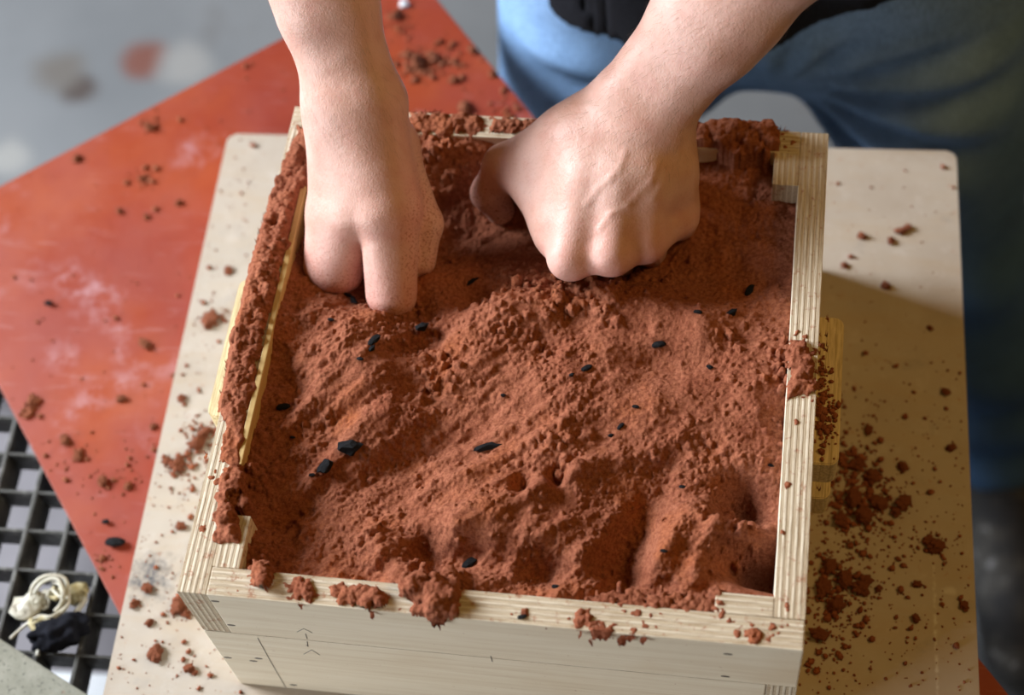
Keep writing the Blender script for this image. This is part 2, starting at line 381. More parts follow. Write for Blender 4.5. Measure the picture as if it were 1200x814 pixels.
# pencil marks and staples on the front faces (thin things on the wall panels)
fp = uw[1]; fq = lw[1]
def on_front(wall, pts, wd, name, mat):
    """strip along world x,z points on the outer face of a front wall"""
    V = []; F = []
    wl = wall.location; z0 = wall.parent.location.z - T
    for (xa, za), (xb, zb) in zip(pts[:-1], pts[1:]):
        d = np.array([xb - xa, zb - za]); d = d / np.linalg.norm(d); n = np.array([-d[1], d[0]]) * wd / 2; i = len(V)
        for q in ((xa - n[0], za - n[1]), (xb - n[0], zb - n[1]), (xb + n[0], zb + n[1]), (xa + n[0], za + n[1])):
            V.append((q[0] - wl.x, -TH / 2 - .00015, q[1] - z0))
        F.append((i, i + 1, i + 2, i + 3))
    return link(name, mesh(name, V, F, mat), wall)
def fz(u, v):
    """x, z on the plane of the front face"""
    d = _R @ np.array([(u - 600) / FPX, -(v - 407) / FPX, -1.0]); t = (-D - CAM[1]) / d[1]; q = np.array(CAM) + d * t; return (q[0], q[2])
for wl, strokes in ((fp, [[(348, 740), (356, 736), (366, 741)], [(358, 742), (360, 748)]]), (fq, [[(356, 766), (365, 761), (375, 767)], [(360, 751), (361, 757), (359, 755)], [(302, 747), (318, 776), (335, 805)]])):
    for st in strokes: on_front(wl, [fz(*p) for p in st], .0005, 'pencil_mark', M['pencil'])
o = on_front(fp, [fz(575, 768), fz(577, 775)], .0005, 'pencil_mark', M['pencil'])
def staple(wall, u, v):
    x, z = fz(u, v); wl = wall.location; z0 = wall.parent.location.z - T
    P = [(x - wl.x + .0026 * math.cos(a), z - z0 + .0010 * math.sin(a)) for a in np.linspace(0, 2 * math.pi, 11)[:-1]]
    V = [(a, -TH / 2 - .0003, b) for a, b in P] + [(a, -TH / 2 + .001, b) for a, b in P]; n = len(P)
    F = [tuple(range(n))] + [(i, i + n, (i + 1) % n + n, (i + 1) % n) for i in range(n)]
    link('staple', mesh('staple', V, F, M['staple']), wall)
for u, v in ((252, 704), (271, 732)): staple(fp, u, v)
for u, v in ((853, 766), (850, 792)): staple(fp, u, v)
for u, v in ((267, 770), (297, 774), (303, 771), (344, 802)): staple(fq, u, v)

# ------------------------------------------------------------------ the sand: one height field over the frame's inside, spilling onto its rims
h = .00065
xs = np.arange(-W - .006, W + .0062, h, dtype=np.float32); ys = np.arange(-D - .006, D + .0062, h, dtype=np.float32)
X, Y = np.meshgrid(xs, ys, indexing='ij')
inside = (np.abs(X) < iw + .0005) & (np.abs(Y) < idp + .0005)
Z = np.full(X.shape, .1535, np.float32)
Z += .006 * fbm(X, Y, .07, 3, 3) + .0016 * fbm(X, Y, .022, 9, 3)
def wpt(u, v): return at(u, v, .148)[:2]
def g(u, v, amp, sa, sb=None, ang=0, shape=2):
    """smooth mound or hollow at a place: half-widths sa, sb (m), long axis turned by ang degrees"""
    global Z
    sb = sb or sa; x, y = wpt(u, v); ca, sn = math.cos(R_(ang)), math.sin(R_(ang))
    a = ((X - x) * ca + (Y - y) * sn) / sa; b = (-(X - x) * sn + (Y - y) * ca) / sb
    r2 = a * a + b * b
    Z += amp * np.exp(-.5 * (r2 if shape == 2 else r2 * r2 * .6))
# large forms
g(340, 580, -.007, .035, .05, 70); g(300, 620, -.006, .03); g(330, 300, -.002, .02, .06, 80)
g(545, 240, -.022, .024, .030, 90); g(460, 265, -.012, .045, .030); g(690, 265, -.014, .060, .026); g(880, 250, -.010, .03, .04, 80)
g(520, 172, .024, .024, .020); g(885, 165, .020, .026, .010); g(720, 160, .012, .06, .012); g(930, 210, -.008, .010, .012)
g(740, 430, .012, .05, .035, 10); g(800, 380, .006, .03, .02); g(420, 440, .005, .05, .05)
g(452, 350, -.010, .024, .012, 0); g(600, 370, .008, .035, .012, 20); g(700, 350, .007, .02, .012); g(440, 395, .006, .03, .02)
g(290, 480, .011, .010, .08, -5); g(285, 595, .016, .011, .026, -8); g(300, 655, .012, .012, .012); g(338, 230, .010, .011, .05, -5); g(640, 640, .008, .09, .03); g(760, 700, .010, .05, .02); g(470, 660, .006, .03, .02)
# finger pits and furrows
for u, v, amp, a, b, an in ((500, 650, -.016, .009, .014, 70), (553, 655, -.012, .008, .014, 80), (640, 668, -.013, .008, .016, 75), (600, 690, -.006, .01, .012, 60),
        (735, 640, -.014, .010, .026, -25), (745, 690, -.011, .009, .016, 75), (868, 588, -.019, .011, .014, 60), (893, 668, -.024, .009, .020, 85),
        (800, 690, -.006, .010, .02, 60), (495, 395, -.013, .013, .017, 70), (490, 460, -.006, .012, .010, 0), (475, 540, -.010, .012, .030, -55), (455, 600, -.008, .01, .02, -60),
        (655, 568, -.010, .004, .005, 0), (612, 575, -.006, .004, .007, 0), (700, 600, -.006, .012, .025, -50), (850, 320, -.007, .018, .018, 0), (770, 440, -.006, .02, .015, 20),
        (560, 340, -.008, .014, .01, 30), (315, 600, -.006, .008, .03, -70), (430, 665, -.008, .008, .012, 70), (380, 640, -.008, .016, .016, 0)):
    g(u, v, amp * 1.6, a, b, an)
# ridges dragged up by the fingers, lower left to upper right
for u, v, amp, a, b, an in ((350, 490, .0035, .045, .0045, 55), (385, 545, .003, .045, .0045, 52), (440, 530, .004, .05, .004, 48), (545, 560, .0045, .05, .004, 32), (590, 600, .004, .045, .0045, 33),
        (690, 560, .005, .05, .005, 28), (660, 620, .005, .035, .005, 45), (540, 440, .005, .03, .006, 40), (690, 650, .005, .025, .0045, 60), (775, 660, .006, .03, .0045, 62), (825, 650, .006, .03, .005, 75),
        (610, 655, .005, .02, .0045, 75), (530, 640, .005, .02, .005, 75), (850, 560, .004, .02, .006, 40), (870, 630, .006, .016, .006, 10), (560, 520, .003, .06, .003, 30), (400, 420, .003, .03, .004, 50),
        (820, 400, .004, .03, .008, 70), (900, 450, .006, .03, .012, 85)):
    g(u, v, amp, a, b, an)
# oriented fine furrows on the left half
ca, sn = math.cos(R_(42)), math.sin(R_(42)); A = X * ca + Y * sn; B = -X * sn + Y * ca
fur = fbm(A * .22, B, .010, 21, 3)
Z += .0020 * fur * sstep(.10, -.02, X + .4 * Y)
rough = sstep(-.1, .5, fbm(X, Y, .04, 41, 3) + .25 * sstep(.02, .12, X))
Z += .0009 * fbm(X, Y, .007, 50, 4, .6) * (.45 + rough)
Z += .00036 * fbm(X, Y, .0020, 60, 2, .7) * (.6 + .8 * rough)
Z = np.clip(Z, .1085, None)
# keep the sand below the rim along the walls except where it spills
edge = np.minimum(iw - np.abs(X), idp - np.abs(Y)); lim = .1615 + .003 * sstep(-.12, -.15, X) +  .15 * np.clip(edge, 0, .05)
spill_front = sstep(-.02, .02, X) * sstep(.135, .10, X) * sstep(-.10, -.15, Y)
spill_back = sstep(.06, -.02, np.abs(X - .10)) * sstep(.12, .155, Y)
lim = lim + .008 * spill_front + .02 * spill_back + .012 * sstep(.10, .14, X) * sstep(.06, .0, np.abs(Y - .02))
Z = np.where(inside, np.minimum(Z, lim), Z)
# rim: start below the wood, lumps are stamped on top
Z = np.where(inside, Z, H - .0012).astype(np.float32)
ZR = np.where(inside, -1, 0)
XW = X + .0007 * vnoise(X, Y, .0024, 91) + .0005 * vnoise(X, Y, .0012, 93); YW = Y + .0007 * vnoise(X, Y, .0024, 92) + .0005 * vnoise(X, Y, .0012, 94)
def stamp(x, y, r, zc, flat=1.0):
    e = r + .0018; i0 = max(int((x - e - xs[0]) / h), 0); i1 = min(int((x + e - xs[0]) / h) + 2, len(xs)); j0 = max(int((y - e - ys[0]) / h), 0); j1 = min(int((y + e - ys[0]) / h) + 2, len(ys))
    if i1 <= i0 or j1 <= j0: return
    d2 = (XW[i0:i1, j0:j1] - x) ** 2 + (YW[i0:i1, j0:j1] - y) ** 2
    if abs(x) > iw or abs(y) > idp: d2 = np.where(inside[i0:i1, j0:j1] & (Z[i0:i1, j0:j1] < H - .010), 1.0, d2)
    q = zc + flat * np.sqrt(np.maximum(r * r - d2, 0)); s = Z[i0:i1, j0:j1]
    np.copyto(s, np.where(d2 < r * r, np.maximum(s, q), s).astype(np.float32))
def zat(x, y):
    i = min(max(int((x - xs[0]) / h), 0), len(xs) - 1); j = min(max(int((y - ys[0]) / h), 0), len(ys) - 1); return float(Z[i, j])
# crumbs over the whole surface
for _ in range(9000):
    x = random.uniform(-iw, iw); y = random.uniform(-idp, idp)
    i = int((x - xs[0]) / h); j = int((y - ys[0]) / h)
    if random.random() > .15 + .85 * rough[i, j]: continue
    r = .0005 * (1 - random.random()) ** -.40; r = min(r, .0026)
    stamp(x, y, r, zat(x, y) - r * random.uniform(.2, .7))
def clods(u, v, n, spread, rmin, rmax, lift=0, z=.148, ang=0, asp=1):
    cx, cy = at(u, v, z)[:2]; ca, sn = math.cos(R_(ang)), math.sin(R_(ang))
    for _ in range(n):
        a = random.gauss(0, spread) ; b = random.gauss(0, spread * asp); x = cx + a * ca - b * sn; y = cy + a * sn + b * ca; r = random.uniform(rmin, rmax) * random.uniform(.5, 1)
        zz = zat(x, y)
        stamp(x, y, r, zz - r * random.uniform(.1, .6) + lift * math.exp(-(a * a + b * b) / (2 * spread ** 2)) * .25)
for a in ((600, 370, 110, .020, .001, .004, .004), (700, 345, 120, .014, .001, .005, .005), (660, 350, 60, .015, .001, .004, .004), (520, 440, 60, .012, .001, .004, .003), (500, 465, 30, .01, .001, .004, .003), (480, 375, 80, .016, .0008, .003, .002),
          (500, 690, 90, .010, .001, .0042, .008), (940, 430, 90, .012, .0008, .003, .003), (900, 430, 160, .026, .0008, .003, .002), (880, 170, 160, .014, .001, .0035, .004), (860, 520, 120, .03, .0008, .003, .002),
          (655, 530, 50, .012, .001, .0045, .003), (620, 580, 60, .02, .0008, .003, .002), (870, 630, 60, .012, .001, .004, .002), (520, 180, 120, .016, .001, .004, .004), (290, 560, 90, .012, .001, .004, .003),
          (300, 650, 60, .010, .001, .004, .004), (440, 640, 60, .014, .001, .004, .003), (570, 330, 60, .018, .001, .004, .002), (780, 330, 70, .02, .0008, .003, .002)):
    clods(*a)
# rim heaps: the left wall is buried along most of its length, clumps sit on the front wall, crumbs on the right and back walls
def rim_line(p0, p1, n, sp, r0, r1, grow=.4):
    a = at(*p0, H)[:2]; b = at(*p1, H)[:2]
    for _ in range(n):
        t = random.random(); q = a + (b - a) * t; x = q[0] + random.gauss(0, sp); y = q[1] + random.gauss(0, sp * .8); r = random.uniform(r0, r1)
        stamp(x, y, r, max(zat(x, y), H - .0008) - r * random.uniform(1 - grow, .95))
def rim_fill(poly, n, r0, r1, grow=.35):
    P = np.array([at(u, v, H)[:2] for u, v in poly]); lo, hi = P.min(0), P.max(0); c = 0; m = len(P)
    while c < n:
        x, y = random.uniform(lo[0], hi[0]), random.uniform(lo[1], hi[1]); ins = False
        for i in range(m):
            (xa, ya), (xb, yb) = P[i], P[i - 1]
            if (ya > y) != (yb > y) and x < (xb - xa) * (y - ya) / (yb - ya) + xa: ins = not ins
        if not ins: n -= .3; continue
        c += 1; r = random.uniform(r0, r1); stamp(x, y, r, max(zat(x, y), H - .0008) - r * random.uniform(1 - grow, .95))
def bank(poly, hgt, soft, nz):
    """a bank of sand lying on a stretch of rim"""
    global Z
    P = np.array([at(u, v, H)[:2] for u, v in poly]); d = np.full(X.shape, 1e9, np.float32); ins = np.zeros(X.shape, bool)
    for i in range(len(P)):
        a, b = P[i - 1], P[i]; ab = b - a; t = np.clip(((X - a[0]) * ab[0] + (Y - a[1]) * ab[1]) / (ab @ ab), 0, 1); d = np.minimum(d, np.hypot(X - a[0] - t * ab[0], Y - a[1] - t * ab[1]))
        if a[1] != b[1]: ins ^= ((a[1] > Y) != (b[1] > Y)) & (X < (b[0] - a[0]) * (Y - a[1]) / (b[1] - a[1]) + a[0])
    sd = np.where(ins, d, -d) + nz * fbm(X, Y, .009, 131, 3)
    q = H - .0012 + hgt * np.sqrt(np.clip(sd / soft, 0, 1)) * (1 + .45 * fbm(X, Y, .006, 141, 3)) + np.where(sd > 0, .0008, 0)
    ok = (sd > 0) & ~(inside & (Z < H - .012)); Z = np.where(ok, np.maximum(Z, q), Z).astype(np.float32)
bank([(348, 148), (384, 160), (360, 232), (336, 300), (308, 405), (266, 425), (262, 400), (280, 335), (306, 255), (334, 190)], .0065, .009, .0022)
bank([(262, 400), (310, 398), (292, 468), (254, 478)], .0045, .008, .003); bank([(264, 468), (294, 462), (280, 545), (256, 545)], .0035, .007, .003)
bank([(262, 545), (290, 550), (280, 640), (250, 632)], .0045, .008, .0025)
bank([(480, 132), (560, 136), (570, 158), (480, 156)], .004, .008, .004); bank([(580, 140), (640, 140), (640, 156), (570, 154)], .004, .008, .003)
bank([(815, 146), (908, 146), (915, 185), (815, 185)], .009, .010, .002)
bank([(482, 676), (535, 680), (540, 708), (520, 722), (492, 712)], .006, .008, .002); bank([(296, 655), (322, 662), (316, 690), (298, 684)], .005, .006, .0015); bank([(390, 684), (452, 690), (448, 712), (400, 704)], .004, .006, .002)
bank([(926, 398), (952, 405), (950, 455), (922, 470)], .004, .008, .002)
rim_line((700, 700), (840, 708), 220, .004, .0008, .0028, .35)
rim_fill([(350, 158), (372, 160), (356, 220), (330, 290), (302, 400), (268, 420), (262, 400), (282, 330), (310, 250), (335, 190)], 900, .0008, .0034, .42)
rim_fill([(268, 400), (304, 400), (290, 470), (262, 470)], 220, .0008, .0028, .4)
rim_fill([(262, 440), (284, 440), (268, 520), (250, 520)], 60, .001, .003)
rim_line((270, 560), (258, 620), 60, .004, .001, .0045); rim_line((262, 470), (225, 680), 30, .006, .0006, .0018)
rim_line((255, 600), (262, 612), 24, .004, .001, .004)
rim_line((300, 660), (312, 685), 60, .003, .0012, .0042, .5); rim_line((272, 690), (278, 690), 6, .002, .001, .002); rim_line((345, 688), (365, 700), 60, .004, .0012, .004, .5); rim_line((385, 690), (450, 705), 110, .0045, .0012, .0042, .45)
rim_line((485, 690), (530, 712), 140, .006, .0014, .005, .55); rim_line((600, 718), (625, 720), 22, .002, .001, .003); rim_line((670, 722), (700, 738), 50, .003, .001, .004); rim_line((680, 735), (760, 740), 70, .0035, .001, .0042)
rim_line((730, 715), (790, 728), 40, .003, .001, .003); rim_line((840, 690), (846, 722), 40, .002, .001, .0025); rim_line((846, 722), (885, 748), 50, .0015, .001, .003); rim_line((875, 748), (915, 735), 60, .003, .001, .0036)
rim_line((915, 705), (935, 720), 30, .003, .001, .003); rim_line((925, 740), (930, 758), 6, .003, .001, .002); rim_line((940, 400), (930, 700), 34, .004, .0006, .0018); rim_line((955, 160), (945, 420), 26, .004, .0006, .0016)
rim_line((935, 405), (942, 460), 120, .0045, .001, .003); rim_line((960, 240), (955, 250), 5, .002, .001, .002)
rim_line((480, 140), (560, 142), 90, .004, .0012, .0035); rim_line((565, 145), (640, 150), 70, .004, .0012, .0035); rim_line((820, 155), (905, 160), 180, .006, .0014, .005, .5); rim_line((640, 150), (820, 155), 90, .005, .001, .003)
rim_line((350, 125), (356, 135), 12, .003, .001, .003); rim_line((540, 712), (900, 740), 26, .006, .0006, .0014)
Z += (.00038 * fbm(X, Y, .0024, 77, 2) * np.where(inside, .8, 1)).astype(np.float32)
over = (np.abs(X) > W - .0004) | (np.abs(Y) > D - .0004)
keep_v = inside | (Z > H - .0004)
Z = np.where(over & keep_v, Z - 1.2 * np.clip(np.maximum(np.abs(X) - W, np.abs(Y) - D) + .001, 0, 1), Z)
nx, ny = X.shape; idx = np.arange(nx * ny).reshape(nx, ny)
F = np.stack([idx[:-1, :-1], idx[1:, :-1], idx[1:, 1:], idx[:-1, 1:]], -1).reshape(-1, 4)
kv = keep_v.ravel(); F = F[kv[F].sum(1) >= 3]
used = np.zeros(nx * ny, bool); used[F] = True; rm = np.cumsum(used) - 1
V = np.stack([X.ravel(), Y.ravel(), Z.ravel()], 1)[used]; F = rm[F]
b0 = len(V); V = np.vstack([V, [(x, y, z) for z in (.001, .1075) for x, y in ((-iw + .003, -idp + .003), (iw - .003, -idp + .003), (iw - .003, idp - .003), (-iw + .003, idp - .003))]])
F = np.vstack([F, b0 + np.array([(3, 2, 1, 0), (4, 5, 6, 7), (0, 1, 5, 4), (1, 2, 6, 5), (2, 3, 7, 6), (3, 0, 4, 7)])])
o = link('moulding_sand', mesh('moulding_sand', V, F, M['sand'], True)); tag(o, 'damp red-brown sand packed inside the wooden frame and crumbling over its rims', 'sand', kind='stuff')

# ------------------------------------------------------------------ crumbs, clods, charcoal
def blob(seed, sub, lump, flat=.7):
    r = random.Random(seed); bm = bmesh.new(); bmesh.ops.create_icosphere(bm, subdivisions=sub, radius=1)
    cs = [(Vector((r.gauss(0, 1), r.gauss(0, 1), r.gauss(0, 1))).normalized(), r.uniform(.5, 1)) for _ in range(26)]
    for v in bm.verts:
        d = v.co.normalized(); k = max(math.exp(-((d - c).length / (.30 + .2 * a)) ** 2) * a for c, a in cs)
        v.co = d * (1 - lump + lump * 1.4 * k) * (1 + .06 * r.uniform(-1, 1)) * (1 + .22 * mn.noise(d * 4 + Vector((seed, 0, 0))) + .14 * mn.noise(d * 9 + Vector((seed, 3, 0))))
    for v in bm.verts:
        v.co.z = max(v.co.z * flat, -.35)
    V = np.array([v.co[:] for v in bm.verts]); F = np.array([[v.index for v in f.verts] for f in bm.faces]); bm.free()
    V[:, 2] -= V[:, 2].min(); return V, F
small = [blob(i, 1, .35) for i in range(6)]
def crumbs(name, items, mat, label, cat, base=T):
    Vs, Fs, n = [], [], 0
    for x, y, z, r in items:
        V, F = small[random.randrange(6)]; a = random.uniform(0, 6.28); ca, sn = math.cos(a), math.sin(a); fl_ = random.uniform(.6, 1)
        v = np.stack([V[:, 0] * ca - V[:, 1] * sn * fl_, V[:, 0] * sn + V[:, 1] * ca * fl_, V[:, 2]], 1) * r + (x, y, z - .0001); Vs.append(v); Fs.append(F + n); n += len(V)
    o = link(name, mesh(name, np.vstack(Vs), np.vstack(Fs), mat, True)); tag(o, label, cat, kind='stuff')
inbox = lambda x, y, m=.001: abs(x) < W + m and abs(y) < D + m
def scatter(n, area, z, r0, pw=.45, rmax=.003, ok=None):
    L = []
    (u0, v0, u1, v1) = area
    while len(L) < n:
        x, y, _ = at(random.uniform(u0, u1), random.uniform(v0, v1), z); r = min(r0 * (1 - random.random()) ** -pw, rmax)
        if inbox(x, y, r) or (ok and not ok(x, y)): n -= .2; continue
        L.append((x, y, z, r))
    return L
def near(c, n, sp, z, r0, rmax=.0035, asp=1):
    L = []
    x0, y0, _ = at(*c, z)
    for _ in range(n):
        x, y = x0 + random.gauss(0, sp), y0 + random.gauss(0, sp * asp); r = min(r0 * (1 - random.random()) ** -.45, rmax)
        if not inbox(x, y, r): L.append((x, y, z, r))
    return L
cb, sb_ = math.cos(br), math.sin(br)
def on_board(x, y, m=.003):
    x, y = x - .006, y + .003; a, b = x * cb + y * sb_, -x * sb_ + y * cb; return -.2875 + m < a < .2915 - m and -.33 + m < b < .288 - m
def on_plate(x, y, m=.003):
    q = np.array([x, y]); return s0 + m < q @ pn < s0 + .8 - m and t0 + m < q @ pd < t1 - m and not on_board(x, y, -m)
B_ = scatter(420, (125, 160, 300, 814), 0, .0005, ok=on_board) + scatter(460, (935, 420, 1160, 814), 0, .0006, ok=on_board) + scatter(40, (960, 180, 1130, 420), 0, .0006, ok=on_board)
for c, n, sp, r0, asp in (((1005, 580), 300, .011, .0010, 1.4), ((1030, 590), 90, .016, .0007, 1), ((980, 690), 240, .013, .0009, 1.6), ((1000, 650), 120, .02, .0007, 1.2), ((965, 750), 70, .008, .0009, 1.5), ((990, 560), 160, .012, .0009, 2),
                     ((1095, 640), 40, .005, .0008, 1), ((985, 470), 40, .012, .0007, 2), ((232, 515), 90, .007, .001, 1.5), ((206, 548), 60, .007, .0008, .6), ((247, 375), 60, .005, .0011, 1), ((215, 710), 40, .006, .0009, 1), ((290, 690), 20, .01, .0008, 1), ((255, 600), 40, .012, .0007, 2), ((240, 560), 60, .012, .0008, 1.5)):
    B_ += [q for q in near(c, n, sp, 0, r0, asp=asp) if on_board(*q[:2])]
crumbs('sand_crumbs', B_, M['sand'], 'loose crumbs of red sand scattered over the pale board', 'sand')
P2 = scatter(210, (0, 0, 620, 720), -.0152, .0006, ok=on_plate)
for c, n, sp, r0, asp in (((490, 80), 90, .010, .0012, .8), ((520, 70), 60, .012, .001, 1), ((600, 120), 40, .01, .001, 1), ((470, 30), 40, .01, .001, 1), ((35, 480), 30, .004, .0012, 1), ((90, 540), 25, .01, .0009, 1), ((130, 560), 30, .012, .0009, 1), ((115, 660), 40, .006, .0008, 1), ((175, 140), 20, .006, .001, 1), ((170, 210), 20, .006, .001, 1)):
    P2 += [q for q in near(c, n, sp, -.0152, r0, asp=asp) if on_plate(*q[:2])]
crumbs('sand_crumbs', P2, M['sand'], 'loose crumbs of red sand scattered over the orange-red plate', 'sand')
HZ = HL + .0004 + .034
G_ = []
for c, n, sp in (((965, 475), 130, .008), ((968, 500), 60, .008), ((965, 432), 30, .004), ((975, 550), 10, .006)):
    x0, y0, _ = at(*c, HZ)
    for _ in range(n):
        x, y = x0 + random.gauss(0, sp * .5), y0 + random.gauss(0, sp * 1.3); r = min(.0009 * (1 - random.random()) ** -.45, .003)
        if W + r * .8 < x < W + .0165 - r * .5 and -.047 < y < .054: G_.append((x, y, HZ, r))
crumbs('sand_crumbs', G_, M['sand'], 'dark red sand caught on the handle of the upper frame', 'sand')
big = [mesh('sand_clod', *blob(50 + i, 4, .45, .75), M['sand'], True) for i in range(5)]
def where_plate(u, v):
    if v < 100: return 'beside the bare wrist'
    if v < 300: return 'between floor and board'
    if v < 450: return 'on the scuffed middle of the plate'
    return 'near the grating and the sharp corner'
def where_left(u, v): return 'beside the left handle of the frames' if v < 500 else ('along the front corner of the frames' if u > 195 else 'close to the dark smudge')
def where_right(u, v): return 'beyond the frame shadow at the far end' if v < 345 else ('in the spill under the handles' if u < 1042 and v < 625 else ('in the spill at the frame foot' if u < 1042 else 'out near the free edge of the board'))
def size_word(r): return 'large' if r >= 10 else ('middling' if r >= 7 else 'small')
def clod(u, v, z, rpx, label, group):
    x, y, _ = at(u, v, z); r = rpx * .00058
    o = link('sand_clod', big[random.randrange(5)], loc=(x, y, T + z), rz=random.uniform(0, 6.28)); o.scale = (r, r * random.uniform(.75, 1), r * random.uniform(.7, 1)); tag(o, label, 'clod', group)
for u, v, r in ((170, 404, 10), (176, 150, 9), (90, 187, 8), (167, 210, 6), (210, 238, 6), (140, 248, 6), (172, 255, 5), (490, 75, 13), (508, 70, 11), (478, 66, 9), (545, 127, 13), (532, 95, 7), (38, 470, 9), (30, 482, 6), (143, 468, 7), (92, 535, 8), (121, 565, 8), (77, 517, 7), (117, 672, 7), (150, 570, 6), (180, 500, 5), (75, 512, 5), (205, 440, 5), (465, 20, 9), (553, 60, 8), (577, 88, 7), (330, 35, 6)):
    q = at(u, v, -.0152)
    if on_plate(q[0], q[1], .004): clod(u, v, -.0152, r, size_word(r) + ' red sand lump on the orange-red plate, ' + where_plate(u, v), 'sand clods on the orange-red plate')
for u, v, r in ((247, 376, 13), (232, 520, 12), (240, 508, 9), (209, 546, 10), (197, 540, 6), (268, 318, 7), (184, 766, 11), (222, 784, 7), (209, 712, 10), (217, 718, 7), (228, 640, 7), (173, 690, 8), (158, 708, 7), (213, 617, 7), (214, 468, 6), (175, 730, 6), (235, 655, 6), (290, 800, 8)):
    q = at(u, v, 0)
    if on_board(q[0], q[1], .003) and not inbox(q[0], q[1], r * .0005): clod(u, v, 0, r, size_word(r) + ' lump of red sand on the pale board, ' + where_left(u, v), 'sand clods between frames and plate')
for u, v, r in ((1055, 272, 8), (1063, 268, 6), (1010, 277, 7), (1044, 283, 6), (990, 312, 5), (1038, 335, 7), (1003, 545, 10), (1022, 560, 11), (1000, 585, 13), (1030, 590, 11), (1012, 605, 12), (985, 610, 10), (1058, 590, 10), (1050, 600, 7), (1095, 640, 12), (1088, 634, 7), (1018, 505, 7), (1058, 548, 8), (1062, 587, 7), (1115, 525, 7), (1108, 460, 6), (972, 665, 11), (990, 680, 12), (1008, 690, 11), (965, 690, 12), (980, 710, 11), (1015, 680, 8), (960, 745, 11), (1075, 685, 6), (1130, 710, 7), (1073, 725, 6), (1090, 385, 5), (1030, 690, 5)):
    q = at(u, v, 0)
    if on_board(q[0], q[1], .003) and not inbox(q[0], q[1], r * .0005): clod(u, v, 0, r, size_word(r) + ' dark lump of sand on the board, ' + where_right(u, v), 'sand clods beside the frame handles')
def chip(seed, ax, ay, az):
    r = random.Random(seed); bm = bmesh.new(); bmesh.ops.create_icosphere(bm, subdivisions=2, radius=1)
    for _ in range(7):
        n = Vector((r.gauss(0, 1), r.gauss(0, 1), r.gauss(0, .8))).normalized(); d = r.uniform(.45, .8)
        for v in bm.verts:
            t = v.co.dot(n)
            if t > d: v.co -= n * (t - d)
    for v in bm.verts: v.co = Vector((v.co.x * ax, v.co.y * ay, v.co.z * az)) * (1 + .22 * r.uniform(-1, 1))
    return bm_mesh('charcoal_bit', bm, M['char'])
chips = [chip(1, 1, .8, .5), chip(2, 1, .55, .5), chip(3, 1, .9, .6), chip(4, 1, .35, .35)]
def charcoal(u, v, z, rpx, kind, rz, label, group=None):
    x, y, _ = at(u, v, z)
    o = link('charcoal_bit', chips[kind], loc=(x, y, T + z), rz=R_(rz)); s = rpx * .00058; o.scale = (s, s, s); tag(o, label, 'charcoal', group)
def sand_z(u, v):
    z = .148
    for _ in range(8): x, y, _q = at(u, v, z); z = zat(x, y)
    return z
for u, v, r, kd, rz in ((438, 398, 9, 0, 60), (436, 408, 6, 1, 60), (332, 476, 8, 0, 20), (382, 546, 10, 2, 60), (366, 556, 4, 0, 10), (550, 659, 10, 0, 50), (772, 403, 8, 0, 20), (687, 431, 7, 0, 40), (670, 439, 4, 1, 30), (832, 430, 5, 1, -10), (818, 365, 5, 0, 0),
        (858, 366, 8, 1, 40), (878, 340, 9, 0, 70), (727, 499, 5, 0, 60), (716, 510, 4, 1, 20), (745, 476, 4, 0, 0), (652, 687, 5, 0, 0), (495, 383, 10, 1, 30), (553, 330, 9, 3, 40), (408, 346, 8, 3, -20), (415, 352, 7, 1, -50), (388, 374, 4, 0, 0), (343, 512, 3, 0, 0), (778, 645, 4, 0, 0), (800, 570, 4, 0, 0), (904, 545, 4, 0, 0), (590, 463, 4, 1, 0), (310, 404, 5, 1, 0), (422, 420, 4, 0, 0)):
    charcoal(u, v, sand_z(u, v) + .0004, r, kd, rz, ('black charcoal bit ' if r >= 7 else 'tiny black charcoal speck ') + ('in the finger pits along the front rim' if v > 560 else 'in the sand under the right fist' if u < 520 and v < 440 else 'in the sand near the lath wall' if u < 520 else 'in the sand between the two fists' if v < 335 and u < 700 else 'in the sand beside the right wall' if u > 805 else 'on the raised middle of the sand'), 'charcoal bits in the sand')
charcoal(411, 524, sand_z(411, 524) + .001, 17, 1, 10, 'widest black charcoal flake on the red sand near the left wall lath')
charcoal(572, 524, sand_z(572, 524) + .001, 15, 3, 15, 'long narrow charcoal stick on the red sand, mid-frame')
charcoal(135, 634, -.012, 13, 0, 10, 'largest charcoal chunk on the orange-red plate, near its sharp corner'); charcoal(124, 611, -.013, 5, 2, 10, 'tiny charcoal bit beside the big chunk on the orange-red plate'); charcoal(57, 355, -.013, 6, 2, 0, 'lone round charcoal bit on the scuffed part of the orange-red plate')
q = at(474, 6, -.0152); o = link('white_chip', big[1], loc=(q[0], q[1], T - .0152)); o.scale = (.004, .004, .004); o.data = o.data.copy(); o.data.materials[0] = M['paper']; tag(o, 'small white chip on the far end of the orange-red plate', 'chip')
charcoal(612, 722, H + .0005, 5, 0, 20, 'small charcoal bit on the front rim of the upper frame')

